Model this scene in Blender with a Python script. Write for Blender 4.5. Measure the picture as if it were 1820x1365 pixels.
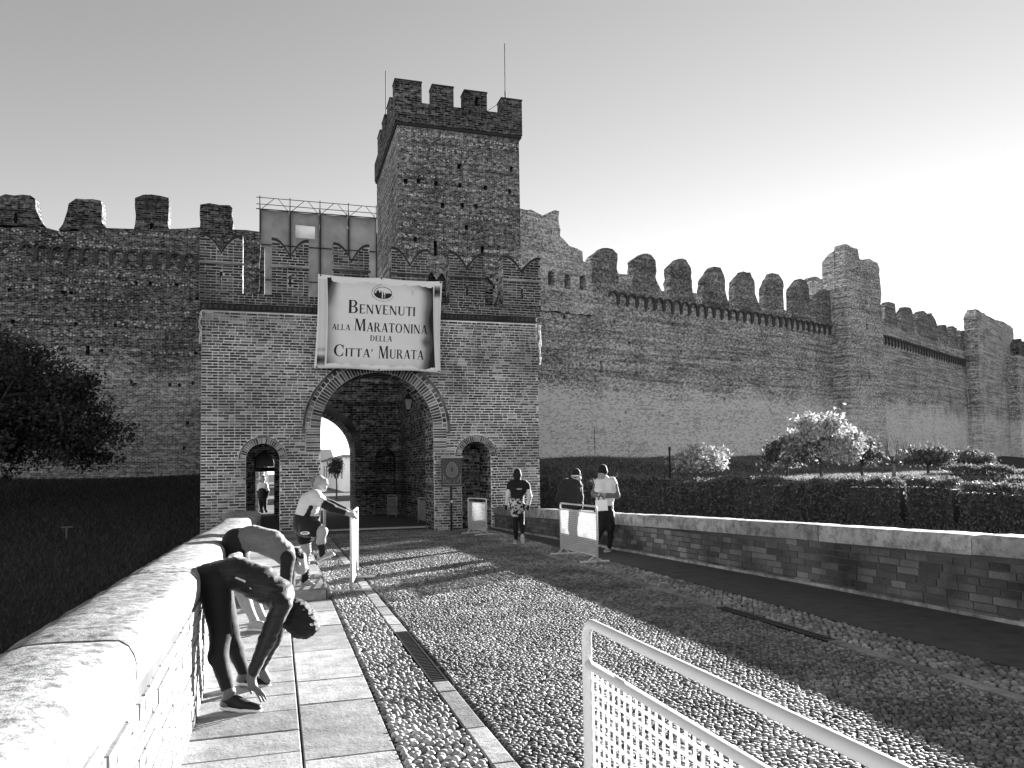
import bpy, bmesh, math, random, json
import numpy as np
from mathutils import Vector, Matrix, noise as mnoise
random.seed(7); RNG = np.random.default_rng(11)
sc = bpy.context.scene
for o in list(bpy.data.objects): bpy.data.objects.remove(o)
# ------------------------------------------------------------------ camera
FPX = 1373.0
def make_camera(yaw=17.0, pitch=3.3, roll=0.9, shift=72.0, h=1.57):
    a, p, r = (math.radians(v) for v in (yaw, pitch, roll))
    F = Vector((math.sin(a)*math.cos(p), math.cos(a)*math.cos(p), math.sin(p)))
    R = Vector((math.cos(a), -math.sin(a), 0)); U = R.cross(F)
    R2 = R*math.cos(r) - U*math.sin(r); U2 = R*math.sin(r) + U*math.cos(r)
    cam = bpy.data.cameras.new('camera'); ob = bpy.data.objects.new('camera', cam)
    sc.collection.objects.link(ob)
    m = Matrix((R2, U2, -F)).transposed().to_4x4(); m.translation = (0, 0, h)
    ob.matrix_world = m
    cam.sensor_width = 36.0; cam.sensor_fit = 'HORIZONTAL'; cam.lens = 36.0*FPX/1820
    cam.shift_y = shift/1820.0; cam.clip_start = 0.05; cam.clip_end = 3000
    sc.camera = ob
make_camera()
# ------------------------------------------------------------------ light
SUN_AZ = math.radians(33.0)      # beyond the +X axis
SUN_EL = math.radians(11.9)
to_sun = Vector((math.cos(SUN_AZ)*math.cos(SUN_EL), math.sin(SUN_AZ)*math.cos(SUN_EL), math.sin(SUN_EL)))
w = bpy.data.worlds.new('World'); sc.world = w; w.use_nodes = True
wn = w.node_tree.nodes; wl = w.node_tree.links
bg = wn['Background']
sky = wn.new('ShaderNodeTexSky'); sky.sky_type = 'NISHITA'; sky.sun_disc = False
sky.sun_elevation = SUN_EL; sky.sun_rotation = math.pi/2 - SUN_AZ
sky.altitude = 50; sky.air_density = 1.0; sky.dust_density = 0.0; sky.ozone_density = 1.0
spc = wn.new('ShaderNodeVectorMath'); spc.operation = 'DOT_PRODUCT'; spc.inputs[1].default_value = (.75, .25, .0)   # black-and-white film behind an orange filter
wl.new(sky.outputs[0], spc.inputs[0]); wl.new(spc.outputs['Value'], bg.inputs[0]); bg.inputs[1].default_value = 0.056
sl = bpy.data.lights.new('sun', 'SUN'); sl.energy = 5.0; sl.angle = math.radians(0.5); sl.color = (1, 1, 1)
so = bpy.data.objects.new('sun', sl); sc.collection.objects.link(so)
so.rotation_euler = to_sun.to_track_quat('Z', 'Y').to_euler()
sc.view_settings.view_transform = 'Standard'; sc.view_settings.look = 'None'
sc.view_settings.exposure = 2.6; sc.view_settings.gamma = 1.0; sc.view_settings.use_curve_mapping = False
sc.cycles.max_bounces = 6
# ------------------------------------------------------------------ helpers
COL = sc.collection
def tag(o, label=None, cat=None, group=None, kind=None):
    if label: o['label'] = label
    if cat: o['category'] = cat
    if group: o['group'] = group
    if kind: o['kind'] = kind
    return o
def empty(name, loc, label, cat, group=None):
    o = bpy.data.objects.new(name, None); COL.objects.link(o); o.location = loc; o.empty_display_size = .2
    return tag(o, label, cat, group)
def put(name, me, mats=None, parent=None):
    o = bpy.data.objects.new(name, me); COL.objects.link(o)
    if mats is not None:
        for m in (mats if isinstance(mats, (list, tuple)) else [mats]): me.materials.append(m)
    if parent is not None:
        o.parent = parent; o.matrix_parent_inverse = Matrix.Translation(-Vector(parent.location)) if parent.type == 'EMPTY' and not parent.parent else Matrix()
    return o
class MB:
    def __init__(s): s.v = []; s.f = []; s.m = []; s.t = []
    def add(s, vs, fs, mi=0, tone=None):
        b = len(s.v); s.v.extend([tuple(p) for p in vs])
        for f in fs:
            s.f.append([b+i for i in f]); s.m.append(mi); s.t.append(random.random() if tone is None else tone)
        return s
    def box(s, lo, hi, mi=0, tone=None):
        (a, b, c), (d, e, f) = lo, hi
        return s.add([(a,b,c),(d,b,c),(d,e,c),(a,e,c),(a,b,f),(d,b,f),(d,e,f),(a,e,f)],
                     [(0,3,2,1),(4,5,6,7),(0,1,5,4),(1,2,6,5),(2,3,7,6),(3,0,4,7)], mi, random.random() if tone is None else tone)
    def obox(s, c, ux, uy, hx, hy, hz, mi=0, tone=None, jit=0.0):
        c = Vector(c); ux = Vector(ux)*hx; uy = Vector(uy)*hy; uz = Vector((0,0,hz))
        vs = []
        for k in (-1, 1):
            for i, j in ((-1,-1),(1,-1),(1,1),(-1,1)):
                p = c + ux*i + uy*j + uz*k
                if jit: p = p + Vector((random.uniform(-jit,jit), random.uniform(-jit,jit), random.uniform(-jit,jit)))
                vs.append(p)
        fs = [(0,3,2,1),(4,5,6,7),(0,1,5,4),(1,2,6,5),(2,3,7,6),(3,0,4,7)]
        if ux.cross(uy).z < 0: fs = [f[::-1] for f in fs]
        return s.add(vs, fs, mi, random.random() if tone is None else tone)
    def prism(s, pts, off, mi=0, tone=None):
        """closed polygon of 3-D points extruded by vector off"""
        n = len(pts); off = Vector(off); a = [Vector(p) for p in pts]; b = [p+off for p in a]
        nrm = Vector((0,0,0))
        for i in range(n): nrm += a[i].cross(a[(i+1) % n])
        fs = [tuple(range(n)), tuple(range(2*n-1, n-1, -1))] + [(i, i+n, (i+1) % n+n, (i+1) % n) for i in range(n)]
        if nrm.dot(off) > 0: fs = [f[::-1] for f in fs]
        return s.add(a+b, fs, mi, random.random() if tone is None else tone)
    def tube(s, path, r, n=8, mi=0, closed=False, tone=None):
        P = [Vector(p) for p in path]; k = len(P); rs = r if isinstance(r, (list, tuple)) else [r]*k
        vs = []; up = None
        for i in range(k):
            t = (P[min(i+1,k-1)] - P[max(i-1,0)]).normalized()
            if up is None: up = t.orthogonal().normalized()
            up = (up - t*up.dot(t)); up = up.normalized() if up.length > 1e-6 else t.orthogonal().normalized()
            sd = t.cross(up)
            for j in range(n):
                a = 2*math.pi*j/n; vs.append(P[i] + (up*math.cos(a) + sd*math.sin(a))*rs[i])
        fs = [(i*n+j, i*n+(j+1) % n, (i+1)*n+(j+1) % n, (i+1)*n+j) for i in range(k-1) for j in range(n)]
        fs += [tuple(range(n-1,-1,-1)), tuple((k-1)*n+j for j in range(n))]
        return s.add(vs, fs, mi, random.random() if tone is None else tone)
    def mesh(s, name, smooth=False):
        me = bpy.data.meshes.new(name); me.from_pydata(s.v, [], s.f)
        me.polygons.foreach_set('material_index', s.m)
        at = me.attributes.new('tone', 'FLOAT', 'FACE'); at.data.foreach_set('value', s.t)
        if smooth: me.polygons.foreach_set('use_smooth', [True]*len(s.f))
        me.update(); return me
    def build(s, name, mats, parent=None, smooth=False):
        return put(name, s.mesh(name, smooth), mats, parent)
def cut(o, cutters, solver='EXACT'):
    """subtract the closed mesh of builder `cutters` from object o"""
    c = put('cutter', cutters.mesh('cutter'))
    md = o.modifiers.new('b', 'BOOLEAN'); md.object = c; md.operation = 'DIFFERENCE'; md.solver = solver; md.use_self = True
    bpy.context.view_layer.update()
    dg = bpy.context.evaluated_depsgraph_get()
    me = bpy.data.meshes.new_from_object(o.evaluated_get(dg), depsgraph=dg)
    o.modifiers.clear(); old = o.data
    if len(me.polygons) < 5: print('CUT FAILED', o.name, o.parent.name if o.parent else ''); bpy.data.meshes.remove(me); me = old.copy()
    o.data = me; bpy.data.meshes.remove(old)
    cm = c.data; bpy.data.objects.remove(c); bpy.data.meshes.remove(cm)
def bevel(o, wdt, seg=2):
    m = o.modifiers.new('bv', 'BEVEL'); m.width = wdt; m.segments = seg; m.limit_method = 'ANGLE'; m.angle_limit = .7
# ------------------------------------------------------------------ materials (all grey: the photograph is black and white)
class NT:
    def __init__(s, name):
        s.mat = bpy.data.materials.new(name); s.mat.use_nodes = True
        s.n = s.mat.node_tree.nodes; s.l = s.mat.node_tree.links; s.b = s.n['Principled BSDF']
    def new(s, t, **k):
        x = s.n.new(t)
        for a, v in k.items(): setattr(x, a, v)
        return x
    def put(s, sock, v):
        if isinstance(v, bpy.types.NodeSocket): s.l.new(v, sock)
        elif sock.type == 'RGBA' and not isinstance(v, (tuple, list)): sock.default_value = (v, v, v, 1)
        else: sock.default_value = v
    def math(s, op, a, b=0.0, clamp=False):
        x = s.new('ShaderNodeMath', operation=op, use_clamp=clamp); s.put(x.inputs[0], a); s.put(x.inputs[1], b); return x.outputs[0]
    def mix(s, f, a, b):
        x = s.new('ShaderNodeMix', data_type='FLOAT'); s.put(x.inputs[0], f); s.put(x.inputs[2], a); s.put(x.inputs[3], b); return x.outputs[0]
    def noise(s, vec, scale, detail=4.0, rough=.55, out='Fac'):
        x = s.new('ShaderNodeTexNoise'); s.put(x.inputs['Scale'], scale); s.put(x.inputs['Detail'], detail); s.put(x.inputs['Roughness'], rough)
        if vec is not None: s.put(x.inputs['Vector'], vec)
        return x.outputs[out]
    def ramp(s, fac, stops, interp='LINEAR'):
        x = s.new('ShaderNodeValToRGB'); x.color_ramp.interpolation = interp; s.put(x.inputs[0], fac)
        e = x.color_ramp.elements
        while len(e) < len(stops): e.new(.5)
        for i, (p, v) in enumerate(stops): e[i].position = p; e[i].color = (v, v, v, 1)
        return x.outputs[0]
    def pos(s): return s.new('ShaderNodeNewGeometry').outputs['Position']
    def wallvec(s):
        g = s.new('ShaderNodeSeparateXYZ'); s.put(g.inputs[0], s.pos())
        c = s.new('ShaderNodeCombineXYZ'); s.put(c.inputs[0], s.math('ADD', g.outputs[0], g.outputs[1])); s.put(c.inputs[1], g.outputs[2])
        return c.outputs[0], g.outputs
    def attr(s, name='tone'):
        return s.new('ShaderNodeAttribute', attribute_name=name).outputs['Fac']
    def rnd(s): return s.new('ShaderNodeObjectInfo').outputs['Random']
    def bump(s, h, strength=.5, dist=.02):
        x = s.new('ShaderNodeBump'); s.put(x.inputs['Strength'], strength); s.put(x.inputs['Distance'], dist); s.put(x.inputs['Height'], h)
        s.l.new(x.outputs[0], s.b.inputs['Normal'])
    def done(s, col, rough=.85, spec=.25):
        s.put(s.b.inputs['Base Color'], col); s.put(s.b.inputs['Roughness'], rough); s.put(s.b.inputs['Specular IOR Level'], spec); return s.mat
M = {}
def plain(name, v, rough=.7, var=.25, scale=12, bump=0.0, metal=0.0, spec=.3):
    t = NT(name); n = t.noise(t.pos(), scale, 5)
    c = t.math('MULTIPLY', t.mix(n, 1-var, 1+var), v)
    if bump: t.bump(t.noise(t.pos(), scale*4, 6), .6, bump)
    t.b.inputs['Metallic'].default_value = metal
    if 'cloth' in name: t.b.inputs['Sheen Weight'].default_value = .5 if 'jacket' in name else .25; t.b.inputs['Sheen Roughness'].default_value = .35
    M[name] = t.done(c, rough, spec); return M[name]
def brickmat(name, lo, hi, stain=.5):
    """single bricks: tone per brick, grain and stains"""
    t = NT(name); p = t.pos(); tone = t.attr()
    base = t.ramp(tone, [(0, lo), (.45, lo*1.5), (.8, (lo+hi)/2), (1, hi)])
    n1 = t.noise(p, 45, 6, .65); n2 = t.noise(p, 1.1, 5)
    c = t.math('MULTIPLY', base, t.mix(n1, .45, 1.55)); c = t.math('MULTIPLY', c, t.mix(t.ramp(n2, [(.35, 0), (.65, 1)]), 1-stain, 1+stain))
    t.bump(n1, .5, .006); M[name] = t.done(c, .9, .2)
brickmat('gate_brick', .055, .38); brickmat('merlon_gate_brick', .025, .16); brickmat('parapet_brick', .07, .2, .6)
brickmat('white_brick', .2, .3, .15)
def mortarmat(name, v):
    t = NT(name); p = t.pos(); n = t.noise(p, 30, 6, .7); n2 = t.noise(p, .8, 4)
    c = t.math('MULTIPLY', t.mix(n, .6, 1.35), t.math('MULTIPLY', t.mix(t.ramp(n2, [(.35, 0), (.65, 1)]), .55, 1.25), v)); t.bump(n, .6, .01)
    M[name] = t.done(c, .95, .1)
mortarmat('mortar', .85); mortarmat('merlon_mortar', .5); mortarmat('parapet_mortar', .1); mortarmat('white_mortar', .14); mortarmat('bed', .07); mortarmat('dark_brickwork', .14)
def wallmat(name, mean, light_z, light_gain, seed=0., dots=1.0, coarse=1.0):
    t = NT(name); v, xyz = t.wallvec()
    off = t.new('ShaderNodeVectorMath', operation='ADD'); t.put(off.inputs[0], v); off.inputs[1].default_value = (seed, seed*.37, 0)
    v = off.outputs[0]
    # wavering courses
    wob = t.new('ShaderNodeVectorMath', operation='ADD'); t.put(wob.inputs[0], v)
    sc_ = t.new('ShaderNodeVectorMath', operation='SCALE'); t.put(sc_.inputs[0], t.noise(v, .35, 3, .5, 'Color')); sc_.inputs['Scale'].default_value = .05
    t.put(wob.inputs[1], sc_.outputs[0]); v2 = wob.outputs[0]
    b = t.new('ShaderNodeTexBrick'); t.put(b.inputs['Vector'], v2)
    b.offset = .5; b.inputs['Scale'].default_value = 1.0
    b.inputs['Brick Width'].default_value = .26*coarse; b.inputs['Row Height'].default_value = .085*coarse
    b.inputs['Mortar Size'].default_value = .012; b.inputs['Mortar Smooth'].default_value = .3; b.inputs['Bias'].default_value = -.15
    t.put(b.inputs['Color1'], .15); t.put(b.inputs['Color2'], 1.9); t.put(b.inputs['Mortar'], 2.0)
    # rows of pale river stones
    mp = t.new('ShaderNodeMapping'); t.put(mp.inputs['Vector'], v2); mp.inputs['Scale'].default_value = (.12, 5.5, 1)
    row = t.ramp(t.noise(mp.outputs[0], 1.0, 2), [(.52, 0), (.57, 1)])
    vo = t.new('ShaderNodeTexVoronoi'); t.put(vo.inputs['Vector'], v2); vo.inputs['Scale'].default_value = 7.0/coarse; vo.inputs['Randomness'].default_value = .9
    stone = t.ramp(vo.outputs['Distance'], [(.25, 1), (.5, 0)])
    sepc = t.new('ShaderNodeSeparateColor'); t.put(sepc.inputs[0], vo.outputs['Color'])
    pick = t.ramp(sepc.outputs[0], [(.3, 0), (.4, 1)])
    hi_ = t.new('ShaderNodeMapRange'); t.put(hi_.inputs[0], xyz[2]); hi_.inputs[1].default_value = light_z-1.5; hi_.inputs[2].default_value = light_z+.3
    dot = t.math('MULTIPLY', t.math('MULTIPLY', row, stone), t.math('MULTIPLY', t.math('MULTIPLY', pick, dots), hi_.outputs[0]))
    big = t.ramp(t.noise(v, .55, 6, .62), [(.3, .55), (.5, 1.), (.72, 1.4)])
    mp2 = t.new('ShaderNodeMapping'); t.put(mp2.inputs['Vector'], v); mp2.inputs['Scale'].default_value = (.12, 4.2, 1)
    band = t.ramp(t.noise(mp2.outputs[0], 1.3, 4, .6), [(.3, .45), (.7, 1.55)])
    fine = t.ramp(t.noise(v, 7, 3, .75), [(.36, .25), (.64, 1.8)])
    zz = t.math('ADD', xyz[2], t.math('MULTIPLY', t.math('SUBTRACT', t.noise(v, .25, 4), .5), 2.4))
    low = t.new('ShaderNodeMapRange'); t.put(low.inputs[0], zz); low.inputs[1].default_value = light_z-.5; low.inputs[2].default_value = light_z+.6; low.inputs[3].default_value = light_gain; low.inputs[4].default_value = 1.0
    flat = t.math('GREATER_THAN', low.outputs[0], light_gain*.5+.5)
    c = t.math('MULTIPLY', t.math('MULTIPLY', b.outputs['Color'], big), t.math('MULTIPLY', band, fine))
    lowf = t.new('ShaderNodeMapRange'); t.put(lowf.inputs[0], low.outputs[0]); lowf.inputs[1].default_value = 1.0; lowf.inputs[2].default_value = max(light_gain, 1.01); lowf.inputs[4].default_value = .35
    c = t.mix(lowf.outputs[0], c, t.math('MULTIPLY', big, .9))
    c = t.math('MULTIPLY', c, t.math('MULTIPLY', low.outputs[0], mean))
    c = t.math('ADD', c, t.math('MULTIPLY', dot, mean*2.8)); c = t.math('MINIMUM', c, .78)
    t.bump(t.math('ADD', b.outputs['Fac'], t.math('MULTIPLY', t.noise(v, 14, 5, .7), -1.6)), .7, .03)
    M[name] = t.done(c, .95, .1)
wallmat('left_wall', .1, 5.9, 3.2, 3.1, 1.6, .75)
wallmat('court_wall', .15, -9, 1.0, 23.1, .5); wallmat('gate_side', .2, -9, 1.0, 31., .0)
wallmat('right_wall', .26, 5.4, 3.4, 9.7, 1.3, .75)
wallmat('right_merlon', .155, -9, 1.0, 5.9, .3, .75); wallmat('merlon_brick', .085, -9, 1.0, 5.3, .3)
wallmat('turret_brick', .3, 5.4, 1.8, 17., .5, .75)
def cobblemat(name, mean):
    t = NT(name); v, xyz = t.wallvec(); 
    vo = t.new('ShaderNodeTexVoronoi'); t.put(vo.inputs['Vector'], v); vo.inputs['Scale'].default_value = 1.0; vm = t.new('ShaderNodeMapping'); t.put(vm.inputs['Vector'], v); vm.inputs['Scale'].default_value = (9.5, 14, 1); t.put(vo.inputs['Vector'], vm.outputs[0])
    sp = t.new('ShaderNodeSeparateColor'); t.put(sp.inputs[0], vo.outputs['Color'])
    tone = t.ramp(sp.outputs[0], [(0, .3), (.5, .8), (.85, 1.4), (1, 2.3)])
    gap = t.ramp(vo.outputs['Distance'], [(.3, 1), (.62, .3)])
    big = t.ramp(t.noise(v, .5, 6, .65), [(.3, .5), (.5, 1), (.7, 1.5)])
    mp2 = t.new('ShaderNodeMapping'); t.put(mp2.inputs['Vector'], v); mp2.inputs['Scale'].default_value = (.3, 2.2, 1)
    band = t.ramp(t.noise(mp2.outputs[0], 1.3, 4, .6), [(.3, .5), (.7, 1.5)])
    c = t.math('MULTIPLY', t.math('MULTIPLY', tone, gap), t.math('MULTIPLY', big, t.math('MULTIPLY', band, mean))); c = t.math('MINIMUM', c, .6)
    t.bump(vo.outputs['Distance'], -.6, .05); M[name] = t.done(c, .95, .1)
wallmat('rubble', .145, -9, 1.0, 41., 1.6, .65); wallmat('ruin_rubble', .32, -9, 1.0, 47., 1.2, .65)
plain('merlon_dark', .07, .95, .5, 6, .01); plain('cap_tile', .035, .8, .4, 8)
def stonemat(name, v, pit=.5, scale=9, stainscale=1.3, dark=.35):
    t = NT(name); p = t.pos(); n = t.noise(p, scale, 7, .7); s = t.noise(p, stainscale, 5); q = t.noise(p, scale*9, 3, .6)
    c = t.math('MULTIPLY', t.mix(t.ramp(n, [(.38, 0), (.56, 1)]), 1-pit, 1.06), v)
    c = t.math('MULTIPLY', c, t.mix(t.ramp(s, [(.35, 0), (.65, 1)]), 1-dark, 1.1)); c = t.math('MULTIPLY', c, t.mix(t.ramp(q, [(.3, 0), (.42, 1)]), .6, 1.))
    tn = t.mix(t.attr(), .72, 1.15); c = t.math('MULTIPLY', c, tn)
    t.bump(t.math('ADD', n, t.math('MULTIPLY', q, .3)), .5, .02); M[name] = t.done(c, .85, .2)
stonemat('coping', .38, .72, 17, 2.2, .25); stonemat('coping_right', .45, .5, 7, 1.2, .3)
stonemat('slab', .34, .3, 5, 1.1, .25); stonemat('kerb_stone', .3, .3, 8, 1.5, .3)
def pebblemat(name, lo, hi):
    t = NT(name); p = t.pos(); c = t.ramp(t.attr(), [(0, lo), (.6, (lo+hi)/2), (1, hi)])
    c = t.math('MULTIPLY', c, t.mix(t.noise(p, 60, 4), .75, 1.25)); c = t.math('MULTIPLY', c, t.mix(t.ramp(t.noise(p, 1.2, 5), [(.35, 0), (.65, 1)]), .55, 1.3))
    M[name] = t.done(c, .75, .25)
pebblemat('pebble', .16, .42); pebblemat('road_pebble', .08, .32)
plain('asphalt', .075, .9, .55, 5, .008)
plain('iron', .018, .5, .3, 10, 0, .3); plain('white_paint', .62, .45, .06, 30); plain('white_net', .8, .6, .05, 30)
plain('galvanised', .4, .45, .15, 20, 0, .3)
plain('skin_dark', .12, .5, .1, 20); plain('skin', .3, .55, .1, 20); plain('skin_light', .32, .5, .08, 20); plain('black_cloth', .009, .75, .3, 30, .004); plain('jacket_cloth', .012, .45, .25, 25, .006); plain('dark_cloth', .018, .8, .3, 25, .006)
plain('grey_cloth', .13, .8, .2, 20, .006); plain('mid_grey_cloth', .12, .8, .15, 20, .006); plain('white_cloth', .6, .7, .05, 20, .004); plain('hair_dark', .01, .6, .5, 90, .01); plain('hair_grey', .16, .6, .3, 90, .006)
plain('sole_white', .7, .6, .08, 30); plain('shoe_grey', .35, .7, .25, 40); plain('shoe_black', .012, .6, .4, 40); plain('pipe_grey', .14, .6, .2, 10); plain('paper', .8, .6, .03, 20)
plain('print_black', .012, .6, 0, 10); plain('banner_white', .92, .55, .03, 3); plain('grey_print', .35, .6, 0, 5)
plain('bark', .07, .9, .4, 20, .02); plain('bark_light', .22, .9, .4, 20, .02)
plain('plaster', .8, .9, .1, 2); plain('roof_tile', .2, .9, .3, 6); plain('far_wall', .4, .9, .2, 2); plain('window_dark', .03, .2, .1, 5); plain('wood_dark', .05, .7, .4, 8)
plain('sign_dark', .07, .6, .3, 12); plain('sign_light', .3, .6, .2, 20); plain('lamp_glass', .7, .15, .05, 5)
plain('wire_white', .6, .6, .05, 5); plain('threshold_light_strip', .75, .8, .1, 8)
def leafmat(name, v, trans=.25):
    t = NT(name); c = t.math('MULTIPLY', t.mix(t.attr(), .5, 1.6), v); t.done(c, .65, .2)
    tr = t.new('ShaderNodeBsdfTranslucent'); t.put(tr.inputs[0], t.math('MULTIPLY', c, 1.3)); mx = t.new('ShaderNodeMixShader'); mx.inputs[0].default_value = trans
    t.l.new(t.b.outputs[0], mx.inputs[1]); t.l.new(tr.outputs[0], mx.inputs[2]); t.l.new(mx.outputs[0], t.n['Material Output'].inputs[0]); M[name] = t.mat
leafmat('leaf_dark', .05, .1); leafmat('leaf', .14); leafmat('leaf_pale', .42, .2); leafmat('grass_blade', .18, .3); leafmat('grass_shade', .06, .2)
t = NT('grass'); p = t.pos(); n = t.noise(p, 6, 6, .7)
M['grass'] = t.done(t.math('MULTIPLY', t.mix(n, .4, 1.6), t.math('MULTIPLY', t.mix(t.noise(p, .3, 4), .6, 1.4), .045)), .95, .1)
t.bump(n, .8, .08)
t = NT('scaffold_sheet'); v, xyz = t.wallvec(); mp = t.new('ShaderNodeMapping'); t.put(mp.inputs['Vector'], v); mp.inputs['Scale'].default_value = (.6, .5, 1)
bandn = t.noise(mp.outputs[0], 1.5, 4); c = t.math('MULTIPLY', t.ramp(bandn, [(.3, .7), (.7, 1.3)]), .24); t.done(c, .9, .1)
M['scaffold_sheet'] = t.mat
t = NT('white_net2'); t.done(.8, .6, .2)
tr = t.new('ShaderNodeBsdfTranslucent'); t.put(tr.inputs[0], .8); mx = t.new('ShaderNodeMixShader'); mx.inputs[0].default_value = .5
t.l.new(t.b.outputs[0], mx.inputs[1]); t.l.new(tr.outputs[0], mx.inputs[2]); t.l.new(mx.outputs[0], t.n['Material Output'].inputs[0]); M['white_net'] = t.mat
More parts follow.
